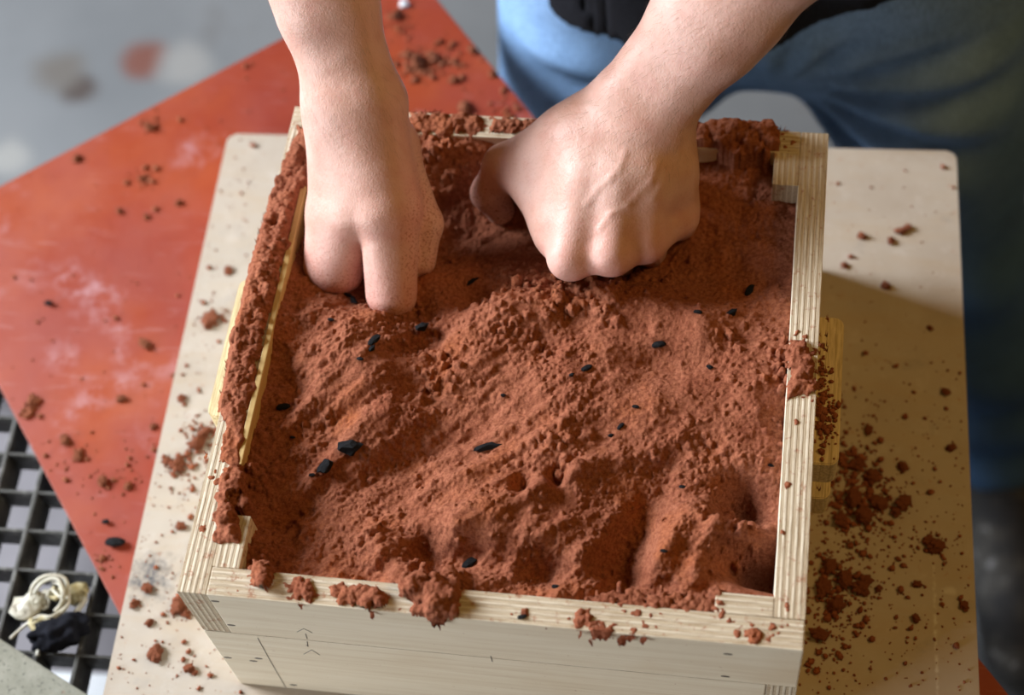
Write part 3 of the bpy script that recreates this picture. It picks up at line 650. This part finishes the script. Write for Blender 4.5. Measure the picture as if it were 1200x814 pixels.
# ------------------------------------------------------------------ tangle of strands and black rag on the grating
tg = empty('strand_tangle', (*at(60, 715, GZ)[:2], T + GZ)); tag(tg, 'tangle of pale dried strands caught on the steel grating', 'strands')
def gp(u, v, z): 
    q = at(u, v, GZ + z) ; return Vector((q[0], q[1], GZ + z)) - Vector((tg.location.x, tg.location.y, GZ))
def spline(P, n=8):
    P = [P[0]] + P + [P[-1]]; out = []
    for i in range(1, len(P) - 2):
        for k_ in range(n):
            t = k_ / n; a, b, c, d = P[i - 1], P[i], P[i + 1], P[i + 2]
            out.append(.5 * ((2 * b) + (c - a) * t + (2 * a - 5 * b + 4 * c - d) * t * t + (3 * b - a - 3 * c + d) * t ** 3))
    out.append(P[-2]); return out
for pts, r in (([(36, 703, .004), (38, 688, .010), (48, 677, .014), (62, 674, .014), (76, 678, .012), (80, 694, .010), (78, 710, .010), (66, 722, .010), (58, 733, .008)], .0016),
               ([(12, 748, .004), (30, 732, .008), (46, 722, .010), (60, 722, .012), (72, 714, .010), (76, 700, .008)], .0013),
               ([(40, 695, .008), (50, 682, .016), (66, 678, .018), (74, 690, .016), (72, 706, .012), (64, 716, .010)], .0014),
               ([(62, 682, .015), (70, 686, .016), (72, 700, .014), (60, 690, .012), (55, 700, .008)], .0010),
               ([(58, 733, .006), (50, 740, .004), (46, 756, .002), (44, 768, .002)], .0016),
               ([(82, 730, .004), (90, 716, .005), (97, 706, .004), (100, 700, .003)], .0022)):
    V, F = tube(spline([gp(*p) for p in pts]), r); link('strand', mesh('strand', V, F, M['strand'], True), tg)
def scrap(c, rx, ry, seed, mat, name, parent):
    r = random.Random(seed); V = []; F = []; n = 12; base = gp(*c)
    for ring in range(1, 4):
        for k_ in range(n):
            a = 6.283 * k_ / n; f = ring / 3 * r.uniform(.75, 1.1); V.append(base + Vector((rx * f * math.cos(a), ry * f * math.sin(a), r.uniform(-.004, .004) * ring / 2)))
    V.append(base + Vector((0, 0, .004))); q = len(V) - 1
    for k_ in range(n):
        F.append((q, k_, (k_ + 1) % n))
        for ring in range(2): F.append((ring * n + k_, ring * n + n + k_, ring * n + n + (k_ + 1) % n, ring * n + (k_ + 1) % n))
    o = link(name, mesh(name, V, F, mat, True), parent); m = o.modifiers.new('thickness', 'SOLIDIFY'); m.thickness = .0012
for c, rx, ry, sd, mt in (((30, 710, .006), .012, .012, 1, 'strand'), ((48, 734, .008), .010, .007, 2, 'scrap'), ((68, 696, .010), .006, .005, 3, 'scrap'), ((48, 702, .006), .008, .009, 4, 'strand'), ((88, 695, .002), .012, .010, 5, 'scrap')): scrap(c, rx, ry, sd, M[mt], 'leaf_scrap', tg)
bm = bmesh.new(); bmesh.ops.create_icosphere(bm, subdivisions=4, radius=1); r_ = random.Random(5)
for v in bm.verts:
    n = v.co.copy(); f = 1 + .4 * mn.noise(n * 2.2) + .22 * abs(mn.noise(n * 5)); v.co = Vector((n.x * .019 * f, n.y * .0115 * f, max(n.z, -.55) * .010 * f))
q = at(72, 744, GZ); o = link('black_rag', bm_mesh('black_rag', bm, M['cloth'], True), loc=(q[0], q[1], T + GZ + .0052), rz=R_(22)); tag(o, 'crumpled black rag on the grating beside the pale strands', 'rag')

#PERSON
# ------------------------------------------------------------------ the person
def surface_nets(d, org, s):
    nx, ny, nz = d.shape; neg = d < 0
    cnt = np.zeros((nx - 1, ny - 1, nz - 1), np.float32); acc = np.zeros((nx - 1, ny - 1, nz - 1, 3), np.float32)
    cor = [(i, j, k_) for i in (0, 1) for j in (0, 1) for k_ in (0, 1)]
    sl = lambda c: (slice(c[0], nx - 1 + c[0]), slice(c[1], ny - 1 + c[1]), slice(c[2], nz - 1 + c[2]))
    for a in cor:
        for ax in range(3):
            if a[ax]: continue
            b = list(a); b[ax] = 1; A_, B_2 = d[sl(a)], d[sl(b)]
            m = neg[sl(a)] != neg[sl(b)]; ii = np.nonzero(m)
            t = A_[ii] / (A_[ii] - B_2[ii]); cnt[ii] += 1
            for c in range(3): acc[ii + (np.full(len(t), c),)] += a[c] + (t if c == ax else 0)
    act = cnt > 0; ids = np.full(cnt.shape, -1, np.int64); I = np.argwhere(act); ids[act] = np.arange(len(I))
    V = (I + acc[act] / cnt[act][:, None]) * s + np.array(org)
    Fs = []
    for ax in range(3):
        o1, o2 = (ax + 1) % 3, (ax + 2) % 3
        s0_ = [slice(1, -1)] * 3; s0_[ax] = slice(0, -1); s1_ = [slice(1, -1)] * 3; s1_[ax] = slice(1, None)
        n0, n1 = neg[tuple(s0_)], neg[tuple(s1_)]; e = np.argwhere(n0 != n1)
        if not len(e): continue
        fl_ = n0[tuple(e.T)]
        e = e + 1; e[:, ax] -= 1
        q = []
        for da, db in ((-1, -1), (0, -1), (0, 0), (-1, 0)):
            c = e.copy(); c[:, o1] += da; c[:, o2] += db; q.append(ids[tuple(c.T)])
        q = np.stack(q, 1); q[~fl_] = q[~fl_][:, ::-1]; Fs.append(q)
    return V, np.vstack(Fs)
def cone(P, a, b, ra, rb):
    a = np.asarray(a, np.float32); b = np.asarray(b, np.float32); ab = b - a; L = float(ab @ ab) + 1e-12
    t = np.clip(((P[0] - a[0]) * ab[0] + (P[1] - a[1]) * ab[1] + (P[2] - a[2]) * ab[2]) / L, 0, 1)
    return np.sqrt((P[0] - a[0] - t * ab[0]) ** 2 + (P[1] - a[1] - t * ab[1]) ** 2 + (P[2] - a[2] - t * ab[2]) ** 2) - (ra + t * (rb - ra))
def smin(a, b, k_):
    if a is None: return b
    hh = np.clip(.5 + .5 * (b - a) / k_, 0, 1); return b + (a - b) * hh - k_ * hh * (1 - hh)
def smax(a, b, k_): return -smin(-a, -b, k_)
def ellip(P, c, r, rz=0):
    x, y, z = P[0] - c[0], P[1] - c[1], P[2] - c[2]
    if rz: ca, sn = math.cos(rz), math.sin(rz); x, y = x * ca + y * sn, -x * sn + y * ca
    q = np.sqrt((x / r[0]) ** 2 + (y / r[1]) ** 2 + (z / r[2]) ** 2); return (q - 1) * min(r)
def grid(lo, hi, s):
    ax = [np.arange(lo[i], hi[i] + s, s, dtype=np.float32) for i in range(3)]
    return np.meshgrid(*ax, indexing='ij'), lo
def blend(P, prims, d=None):
    for a, b, ra, rb, k_ in prims: d = smin(d, cone(P, a, b, ra, rb), k_)
    return d
# --- arms (heights measured from the board top)
RS, RE = np.array([-.045, .46, .60]), np.array([-.195, .295, .415])
LS, LE = np.array([.325, .46, .60]), np.array([.215, .245, .425])
def forearm(wr, el, sh, side, spread):
    f = .84 if side > 0 else .97
    wr = np.array(wr); el = np.array(el); d = (el - wr) / np.linalg.norm(el - wr); sp = np.array(spread) - d * (np.array(spread) @ d); sp = sp / np.linalg.norm(sp)
    m = wr + (el - wr) * .62
    return [(wr + sp * (.0085 if side > 0 else .0115), wr + (el - wr) * .3 + sp * .012 * f, .0205, .0225 * f, .02), (wr - sp * .0125, wr + (el - wr) * .3 - sp * .013 * f, .0195, .022 * f, .02),
            (wr + (el - wr) * .25 + sp * .012 * f, m + sp * .016 * f, .0225 * f, .032 * f, .02), (wr + (el - wr) * .25 - sp * .012 * f, m - sp * .014 * f, .022 * f, .031 * f, .02),
            (m, el, .041 * f, .038, .03), (el, el + (sh - el) * .35, .036, .042, .03), (el + (sh - el) * .35, sh, .044, .052, .03)]
# right arm, the one that comes straight down (its hand shows its back and the bent fingers)
rw = at(419, 118, .232)
R_MCP = {'i': at(468, 245, .189), 'm': at(444, 250, .193), 'r': at(411, 252, .188), 'p': at(384, 250, .176)}
R_PIP = {'i': at(464, 348, .149), 'm': at(453, 343, .150), 'r': at(403, 318, .151), 'p': at(381, 311, .148)}
rsp = at(480, 118, .232) - at(360, 118, .232)
def right_hand():
    p = forearm(rw, RE, RS, 1, rsp)
    b = rw + (rw - RE) * .02; u = rsp / np.linalg.norm(rsp)
    car = {'i': b + u * .010, 'm': b + u * .002 + (0, 0, .003), 'r': b - u * .008, 'p': b - u * .018}
    for f, r0, r1 in (('i', .0165, .0135), ('m', .0165, .0135), ('r', .016, .0128), ('p', .0155, .0125)):
        p.append((car[f], R_MCP[f], r0, r1, .018))
    palm = [((car['m'] + (.0, .012, -.016)), (R_MCP['m'] + (0, .018, -.016)), .018, .016, .014), ((car['p'] + (0, .010, -.012)), (R_MCP['p'] + (0, .014, -.012)), .016, .015, .014), (car['i'] + (-.004, .012, -.016), R_MCP['i'] + (-.002, .018, -.012), .014, .014, .014)]
    return p + palm
def right_fingers(P):
    ds = None
    # index with middle pressed close, ring with little finger pressed close; a deep cleft lies between the two pairs
    g1 = blend(P, [(R_MCP['i'], R_PIP['i'], .0130, .0122, .006), (R_MCP['m'], R_PIP['m'], .0130, .0122, .016)])
    for f in 'im':
        q = R_PIP[f]; g1 = smin(g1, cone(P, q, q + (0, .026, -.006), .0108, .0098), .004)
        g1 = smin(g1, cone(P, q + (0, .026, -.006), q + (0, .036, .010), .0098, .0085), .004)
    g2 = blend(P, [((R_MCP['r'] + R_MCP['p']) / 2, (R_PIP['r'] + R_PIP['p']) / 2 + (0, -.002, .001), .0125, .0122, .01), (R_MCP['r'], R_PIP['r'], .0128, .0122, .012), (R_MCP['p'], R_PIP['p'], .0130, .0125, .018)])
    for f in 'rp':
        q = R_PIP[f]; g2 = smin(g2, cone(P, q, q + (0, .024, -.006), .0112, .0098), .005)
        g2 = smin(g2, cone(P, q + (0, .024, -.006), q + (0, .034, .008), .0098, .0085), .004)
    return smin(g1, g2, .0012)
def right_thumb():
    a, b, c = at(472, 172, .200), at(497, 262, .165), at(494, 306, .150)
    return [(rw + rsp / np.linalg.norm(rsp) * .006 + (0, .000, -.030), a + (-.008, .006, -.006), .011, .0145, .014), (a + (-.008, .006, -.006), b, .0140, .0122, .012), (b, c, .0118, .0095, .005)]
# left arm, elbow out, fist with the row of knuckles towards the viewer
lw_ = at(757, 118, .234)
lsp = at(826, 142, .234) - at(690, 96, .234)
L_MCP = {'i': at(668, 302, .182), 'm': at(716, 298, .186), 'r': at(756, 283, .183), 'p': at(794, 255, .174)}
L_MR = {'i': .0135, 'm': .0122, 'r': .0118, 'p': .0115}
def left_hand():
    p = forearm(lw_, LE, LS, -1, lsp)
    b = lw_ - (LE - lw_) * .03; u = lsp / np.linalg.norm(lsp)
    car = {'i': b - u * .018, 'm': b - u * .005 + (0, 0, .004), 'r': b + u * .008 + (0, 0, .002), 'p': b + u * .019 + (0, 0, -.003)}
    for f, r0 in (('i', .0160), ('m', .0155), ('r', .0150), ('p', .0150)):
        mid = (car[f] + L_MCP[f]) / 2 + (0, 0, .0015)
        p.append((car[f], mid, r0, .0140, .012)); p.append((mid, L_MCP[f], .0140, L_MR[f], .011))
    for f in 'imrp': p.append((L_MCP[f] + (0, .014, -.010), car[f] + (0, .010, -.012), .0135, .016, .012))
    for a, b in ('im', 'mr', 'rp'): p.append((L_MCP[a] + (0, .003, -.0035), L_MCP[b] + (0, .003, -.0035), .0118, .0112, .006))
    for a, b in ('im', 'mr', 'rp'): p.append((L_MCP[a] * .6 + car[a] * .4 + (0, 0, -.002), L_MCP[b] * .6 + car[b] * .4 + (0, 0, -.002), .0125, .0125, .008))
    # flesh between thumb and index finger
    web = [(at(668, 165, .200), at(632, 215, .178), .0185, .0155, .02), (at(630, 215, .178), at(650, 275, .172), .0155, .0125, .014), (at(680, 175, .204), at(660, 255, .182), .018, .0145, .02)]
    cmc, mcp, ip, tip = at(690, 150, .205), at(592, 194, .172), at(574, 226, .150), at(586, 246, .133)
    th = [(cmc, mcp, .0185, .0140, .02), (mcp, ip, .0138, .0125, .006), (ip, tip, .0120, .0100, .005)]
    return p + web + th
def left_fingers(P):
    d = None
    for f in 'imrp':
        m, r = L_MCP[f], L_MR[f]; q = m + np.array([0, .020, -.040]); e = q + np.array([0, .026, .004]); t = e + np.array([0, -.004, .020])
        g_ = blend(P, [(m, q, r, r * .92, .004), (q, e, r * .9, r * .82, .004), (e, t, r * .82, r * .72, .004)])
        d = g_ if d is None else smin(d, g_, .004)
    return d
def veins(lines, P, d, r=.0016, k_=.0035, depth=.0):
    for L in lines:
        for a, b in zip(L[:-1], L[1:]): d = smin(d, cone(P, a, b, r, r), k_)
    return d
def surf_pt(dfun, u, v, z0=.26, z1=.12):
    """first hit of the line of sight with the hand: where a vein drawn on its back lies"""
    z = np.linspace(z0, z1, 400); Q = np.array([at(u, v, t) for t in z]); d = dfun((Q[:, 0], Q[:, 1], Q[:, 2])); i = int(np.argmax(d < 0)); return Q[i]
def d_right(P):
    d = blend(P, right_hand()); d = smin(d, right_fingers(P), .006); d2 = blend(P, right_thumb()); return smin(d, d2, .005)
def d_left(P):
    d = blend(P, left_hand()); return smin(d, left_fingers(P), .005)
def with_veins(dfun, lines, r, off=.0006):
    segs = []
    for L in lines:
        pts = [surf_pt(dfun, u, v) + np.array([0, .3, -.8]) * off for u, v in L]; segs += list(zip(pts[:-1], pts[1:]))
    def f(P):
        d = dfun(P)
        for a, b in segs: d = smin(d, cone(P, a, b, r, r), .003)
        return d
    return f
dl = with_veins(d_left, [[(768, 196), (762, 212), (745, 228), (735, 240), (716, 250), (704, 268)], [(733, 178), (726, 196), (716, 208), (700, 222), (688, 238)], [(778, 200), (774, 216), (764, 232)]], .0010, .0015)
dr = d_right
ZC = .335
def arm_mesh(dfun, lo, hi, s):
    P, org = grid(lo, hi, s); return surface_nets(dfun([p for p in P]), org, s)
V1, F1 = arm_mesh(dr, (-.215, .015, .118), (-.045, .285, ZC), .0016)
V2, F2 = arm_mesh(dl, (-.060, .015, .110), (.205, .270, ZC), .0016)
# the rest of the body, coarser: it is under cloth or above the picture
HIPR, HIPL = np.array([.020, .475, .07]), np.array([.236, .475, .07])
KNR, KNL = np.array([-.045, .455, -.36]), np.array([.324, .45, -.36])
ANR, ANL = np.array([-.085, .53, -.72]), np.array([.425, .43, -.72])
CX = .14
def d_torso(P):
    d = cone(P, (CX - .06, .475, .12), (CX + .06, .475, .12), .115, .115)
    d = smin(d, cone(P, (CX - .07, .48, .30), (CX + .07, .48, .30), .100, .100), .06)
    d = smin(d, cone(P, (CX - .10, .49, .48), (CX + .10, .49, .48), .105, .105), .06)
    d = smin(d, cone(P, (CX - .14, .48, .59), (CX + .14, .48, .59), .062, .062), .05)
    return d
def d_body(P):
    d = d_torso(P)
    for el, sh, wr, sp in ((RE, RS, rw, rsp), (LE, LS, lw_, lsp)): d = smin(d, blend(P, forearm(wr, el, sh, 1 if el is RE else -1, sp)), .02)
    d = smin(d, cone(P, (CX, .47, .62), (CX, .435, .72), .058, .055), .03)
    hd = ellip(P, (CX, .40, .83), (.076, .095, .118)); hd = smin(hd, ellip(P, (CX, .35, .775), (.052, .055, .055)), .03)
    hd = smin(hd, cone(P, (CX, .303, .838), (CX, .288, .803), .009, .014), .012)                # nose
    for s in (-1, 1):
        hd = smin(hd, ellip(P, (CX + s * .079, .412, .822), (.010, .020, .032)), .006)            # ears
        hd = smax(hd, -ellip(P, (CX + s * .032, .296, .842), (.017, .012, .010)), .008)           # eye sockets
        hd = smin(hd, ellip(P, (CX + s * .032, .316, .842), (.013, .013, .011)), .003)
    hd = smin(hd, cone(P, (CX - .02, .302, .772), (CX + .02, .302, .772), .007, .007), .005)      # mouth
    d = smin(d, hd, .03)
    for hp, kn, an in ((HIPR, KNR, ANR), (HIPL, KNL, ANL)): d = smin(d, blend(P, [(hp, kn, .078, .052, .03), (kn, an, .054, .038, .03)]), .03)
    return d
P, org = grid((-.30, .16, ZC - .030), (.47, .64, .97), .009); V3, F3 = surface_nets(d_body(P), org, .009)
P, org = grid((-.19, .34, -.74), (.52, .62, ZC + .004), .010); V4, F4 = surface_nets(d_body(P), org, .010)
V4m = np.ones(len(V4), bool)
Vb = np.vstack([V1, V2, V3, V4]); Fb = np.vstack([F1, F2 + len(V1), F3 + len(V1) + len(V2), F4 + len(V1) + len(V2) + len(V3)])
pers = empty('person', (CX, .47, 0)); tag(pers, 'person in a black shirt and blue jeans pressing both bare fists into the red sand', 'person')
PO = np.array([CX, .47, -T])
body = link('body', mesh('body', Vb - PO, Fb, M['skin'], True), pers); body['label'] = 'bare forearms and fists dusted with red sand'
nfine = len(V1) + len(V2)
dust = np.zeros(len(Vb), np.float32); flush = np.zeros(len(Vb), np.float32)
dust[:nfine] = sstep(.185, .140, Vb[:nfine, 2]) * .95 + .14 * sstep(.25, .2, Vb[:nfine, 2])
side_ = np.zeros(len(Vb), bool); side_[:len(V1)] = True; dust = np.where(side_, np.maximum(dust, .9 * sstep(-.088, -.078, Vb[:, 0]) * sstep(.215, .19, Vb[:, 2])), dust).astype(np.float32)
for c, r in [(R_PIP[f], .018) for f in 'imrp'] + [(L_MCP[f], .012) for f in 'imrp'] + [(at(592, 194, .172), .016), (R_MCP['i'], .014)]:
    flush[:nfine] = np.maximum(flush[:nfine], np.exp(-((Vb[:nfine] - c) ** 2).sum(1) / (2 * r * r)))
for nm, arr in (('dust', dust), ('flush', flush)):
    a = body.data.attributes.new(nm, 'FLOAT', 'POINT'); a.data.foreach_set('value', arr)
# fine dark hairs on the forearms and wrists
Vh, Fh = [], []
rr = random.Random(3)
def add_hairs(Vs, Fs, axis, n, zlo):
    tri = Vs[Fs]; c = tri.mean(1); nrm = np.cross(tri[:, 1] - tri[:, 0], tri[:, 2] - tri[:, 0]); nrm /= np.linalg.norm(nrm, axis=1)[:, None] + 1e-12
    ok = np.nonzero((c[:, 2] > zlo) & (c[:, 2] < ZC - .01) & (c[:, 1] > .10))[0]
    for _ in range(n):
        i = ok[rr.randrange(len(ok))]; p0 = c[i]; nn = nrm[i]; d = axis + np.array([rr.gauss(0, .25), rr.gauss(0, .25), rr.gauss(0, .25)]); d -= nn * (d @ nn); d /= np.linalg.norm(d)
        L = rr.uniform(.004, .009); a = p0 + nn * .0001; b = p0 + d * L * .5 + nn * L * .22; e = p0 + d * L + nn * L * .26; s = np.cross(d, nn) * .00005; k0 = len(Vh)
        Vh.extend([a - s, a + s, b - s, b + s, e]); Fh.extend([(k0, k0 + 1, k0 + 3, k0 + 2), (k0 + 2, k0 + 3, k0 + 4)])
add_hairs(V1, F1, (rw - RE) / np.linalg.norm(rw - RE), 1100, .215); add_hairs(V2, F2, (lw_ - LE) / np.linalg.norm(lw_ - LE), 1300, .215)
o = link('arm_hair', mesh('arm_hair', np.array(Vh) - PO, Fh, M['armhair']), pers); o['kind'] = 'stuff'
# head hair
P, org = grid((CX - .12, .28, .70), (CX + .12, .54, .98), .006)
hr = ellip(P, (CX, .412, .845), (.086, .100, .122)); cut = .5 * (.36 - P[1]) + .8 * (.845 - P[2]) + .012 * np.sin(P[0] * 160)
Vq, Fq = surface_nets(smax(hr, cut, .01), org, .006); link('hair', mesh('hair', Vq - PO, Fq, M['hair'], True), pers)
# shirt: loose black T-shirt with short sleeves
P, org = grid((-.20, .28, .0), (.48, .66, .70), .006)
d = smin(d_torso(P) - .020, cone(P, (CX - .062, .475, .02), (CX + .062, .475, .02), .143, .143), .05)
for el, sh in ((RE, RS), (LE, LS)): d = smin(d, cone(P, sh, sh + (el - sh) * .72, .068, .058), .04)
d += .004 * np.sin(P[0] * 55 + P[2] * 18) * np.sin(P[2] * 30 + P[0] * 8)
hem = .040 + .6 * np.clip(P[0] - .10, 0, 1) + .005 * np.sin(P[0] * 40) - P[2]
d = smax(d, hem, .006)
inner = smin(d_torso(P) - .013, cone(P, (CX - .062, .475, .02), (CX + .062, .475, .02), .134, .134), .05); d = smax(d, -smax(inner, P[2] - .12, .003), .002)        # hollow at the hem
d = smax(d, .065 - cone(P, (CX, .45, .66), (CX, .43, .75), 0, 0), .006)               # neck opening
Vq, Fq = surface_nets(d, org, .006); o = link('shirt', mesh('shirt', Vq - PO, Fq, M['shirt'], True), pers); o['label'] = 'loose black shirt'
# jeans
P, org = grid((-.22, .32, -.79), (.56, .64, .16), .0055)
def d_jeans(P):
    d = cone(P, (CX - .065, .475, .10), (CX + .065, .475, .10), .113, .113)
    d = smin(d, cone(P, (CX - .02, .465, .02), (CX + .02, .465, .02), .088, .088), .04)
    for s in (-1, 1): d = smin(d, cone(P, (CX, .468, .012), (CX + s * .085, .468, -.075), .082, .070), .04)
    d = smax(d, P[2] - .15, .004)
    L = None
    for hp, kn, an in ((HIPR, KNR, ANR), (HIPL, KNL, ANL)):
        th_ = blend(P, [(hp + (hp - np.array([CX, .475, .07])) * .05, kn, .104, .078, .03), (kn, an + (0, 0, .02), .078, .070, .03)]); L = th_ if L is None else smin(L, th_, .07)
    return smin(d, L, .03)
d = d_jeans(P)
dx = np.abs(P[0] - CX); rad = np.sqrt(dx ** 2 + (P[2] + .05) ** 2 + 1e-6); ang = np.arctan2(P[2] + .05, dx)
d += .008 * np.sin(ang * 15 + 6 * rad) * sstep(.03, .09, rad) * sstep(.26, .14, rad) * sstep(.46, .40, P[1]) * sstep(.05, .0, P[2])            # whiskers that radiate from the crotch
d += .006 * np.sin(P[2] * 62 + P[0] * 16 + 1.5 * np.sin(P[1] * 30)) * sstep(-.42, -.62, P[2]) + .004 * np.sin(P[2] * 38 + P[0] * 30) * sstep(-.24, -.34, P[2])
d = smax(d, -.755 - P[2], .004)
Vj, Fj = surface_nets(d, org, .0055)
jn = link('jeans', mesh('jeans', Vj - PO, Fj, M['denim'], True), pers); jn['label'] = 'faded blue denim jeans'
fade_lit = np.zeros(len(Vj), np.float32)
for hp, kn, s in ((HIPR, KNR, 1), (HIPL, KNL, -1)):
    c = hp + (kn - hp) * .36 + np.array([0, -.1, 0]); c += (-.02, 0, 0) if s > 0 else (-.035, 0, .07); q = (Vj - c) / (np.array([.10, .14, .20]) if s > 0 else np.array([.085, .12, .13])); fade_lit = np.maximum(fade_lit, np.exp(-.5 * (q ** 2).sum(1)))  # wear patch per thigh, enlarged and brightened to paint in the light falling there
fade_lit = np.clip(fade_lit * 1.4, 0, 1).astype(np.float32)
a = jn.data.attributes.new('fade_and_light', 'FLOAT', 'POINT'); a.data.foreach_set('value', fade_lit)
# shoes
def shoe(an, toe):
    an = np.array(an); toe = np.array(toe); heel = an + (an - toe) * .18; heel[2] = toe[2] = -T + .045
    P, org = grid(np.minimum(heel, toe) - (.07, .07, 0) + (0, 0, -.044), np.maximum(heel, toe) + (.07, .07, .085), .005)
    top = blend(P, [(heel, heel * .45 + toe * .55, .040, .046, .02), (heel * .5 + toe * .5, toe * .93 + heel * .07, .046, .040, .02), (heel + (0, 0, .02), np.array([an[0], an[1], -T + .10]), .042, .045, .03)])
    top = smax(top, (-T + .02) - P[2], .004)
    sole = smax(blend(P, [(heel, (heel + toe) / 2, .046, .050, .01), ((heel + toe) / 2, toe, .051, .044, .01)]), np.abs(P[2] - (-T + .012)) - .0115, .004)
    Va, Fa = surface_nets(top, org, .005); o = link('shoe', mesh('shoe', Va - PO, Fa, M['shoe'], True), pers); o['label'] = 'scuffed grey and black shoe'
    Va, Fa = surface_nets(sole, org, .005); link('sole', mesh('sole', Va - PO, Fa, M['sole'], True), o)
shoe(ANL, (.465, .15, 0)); shoe(ANR, (-.135, .27, 0))
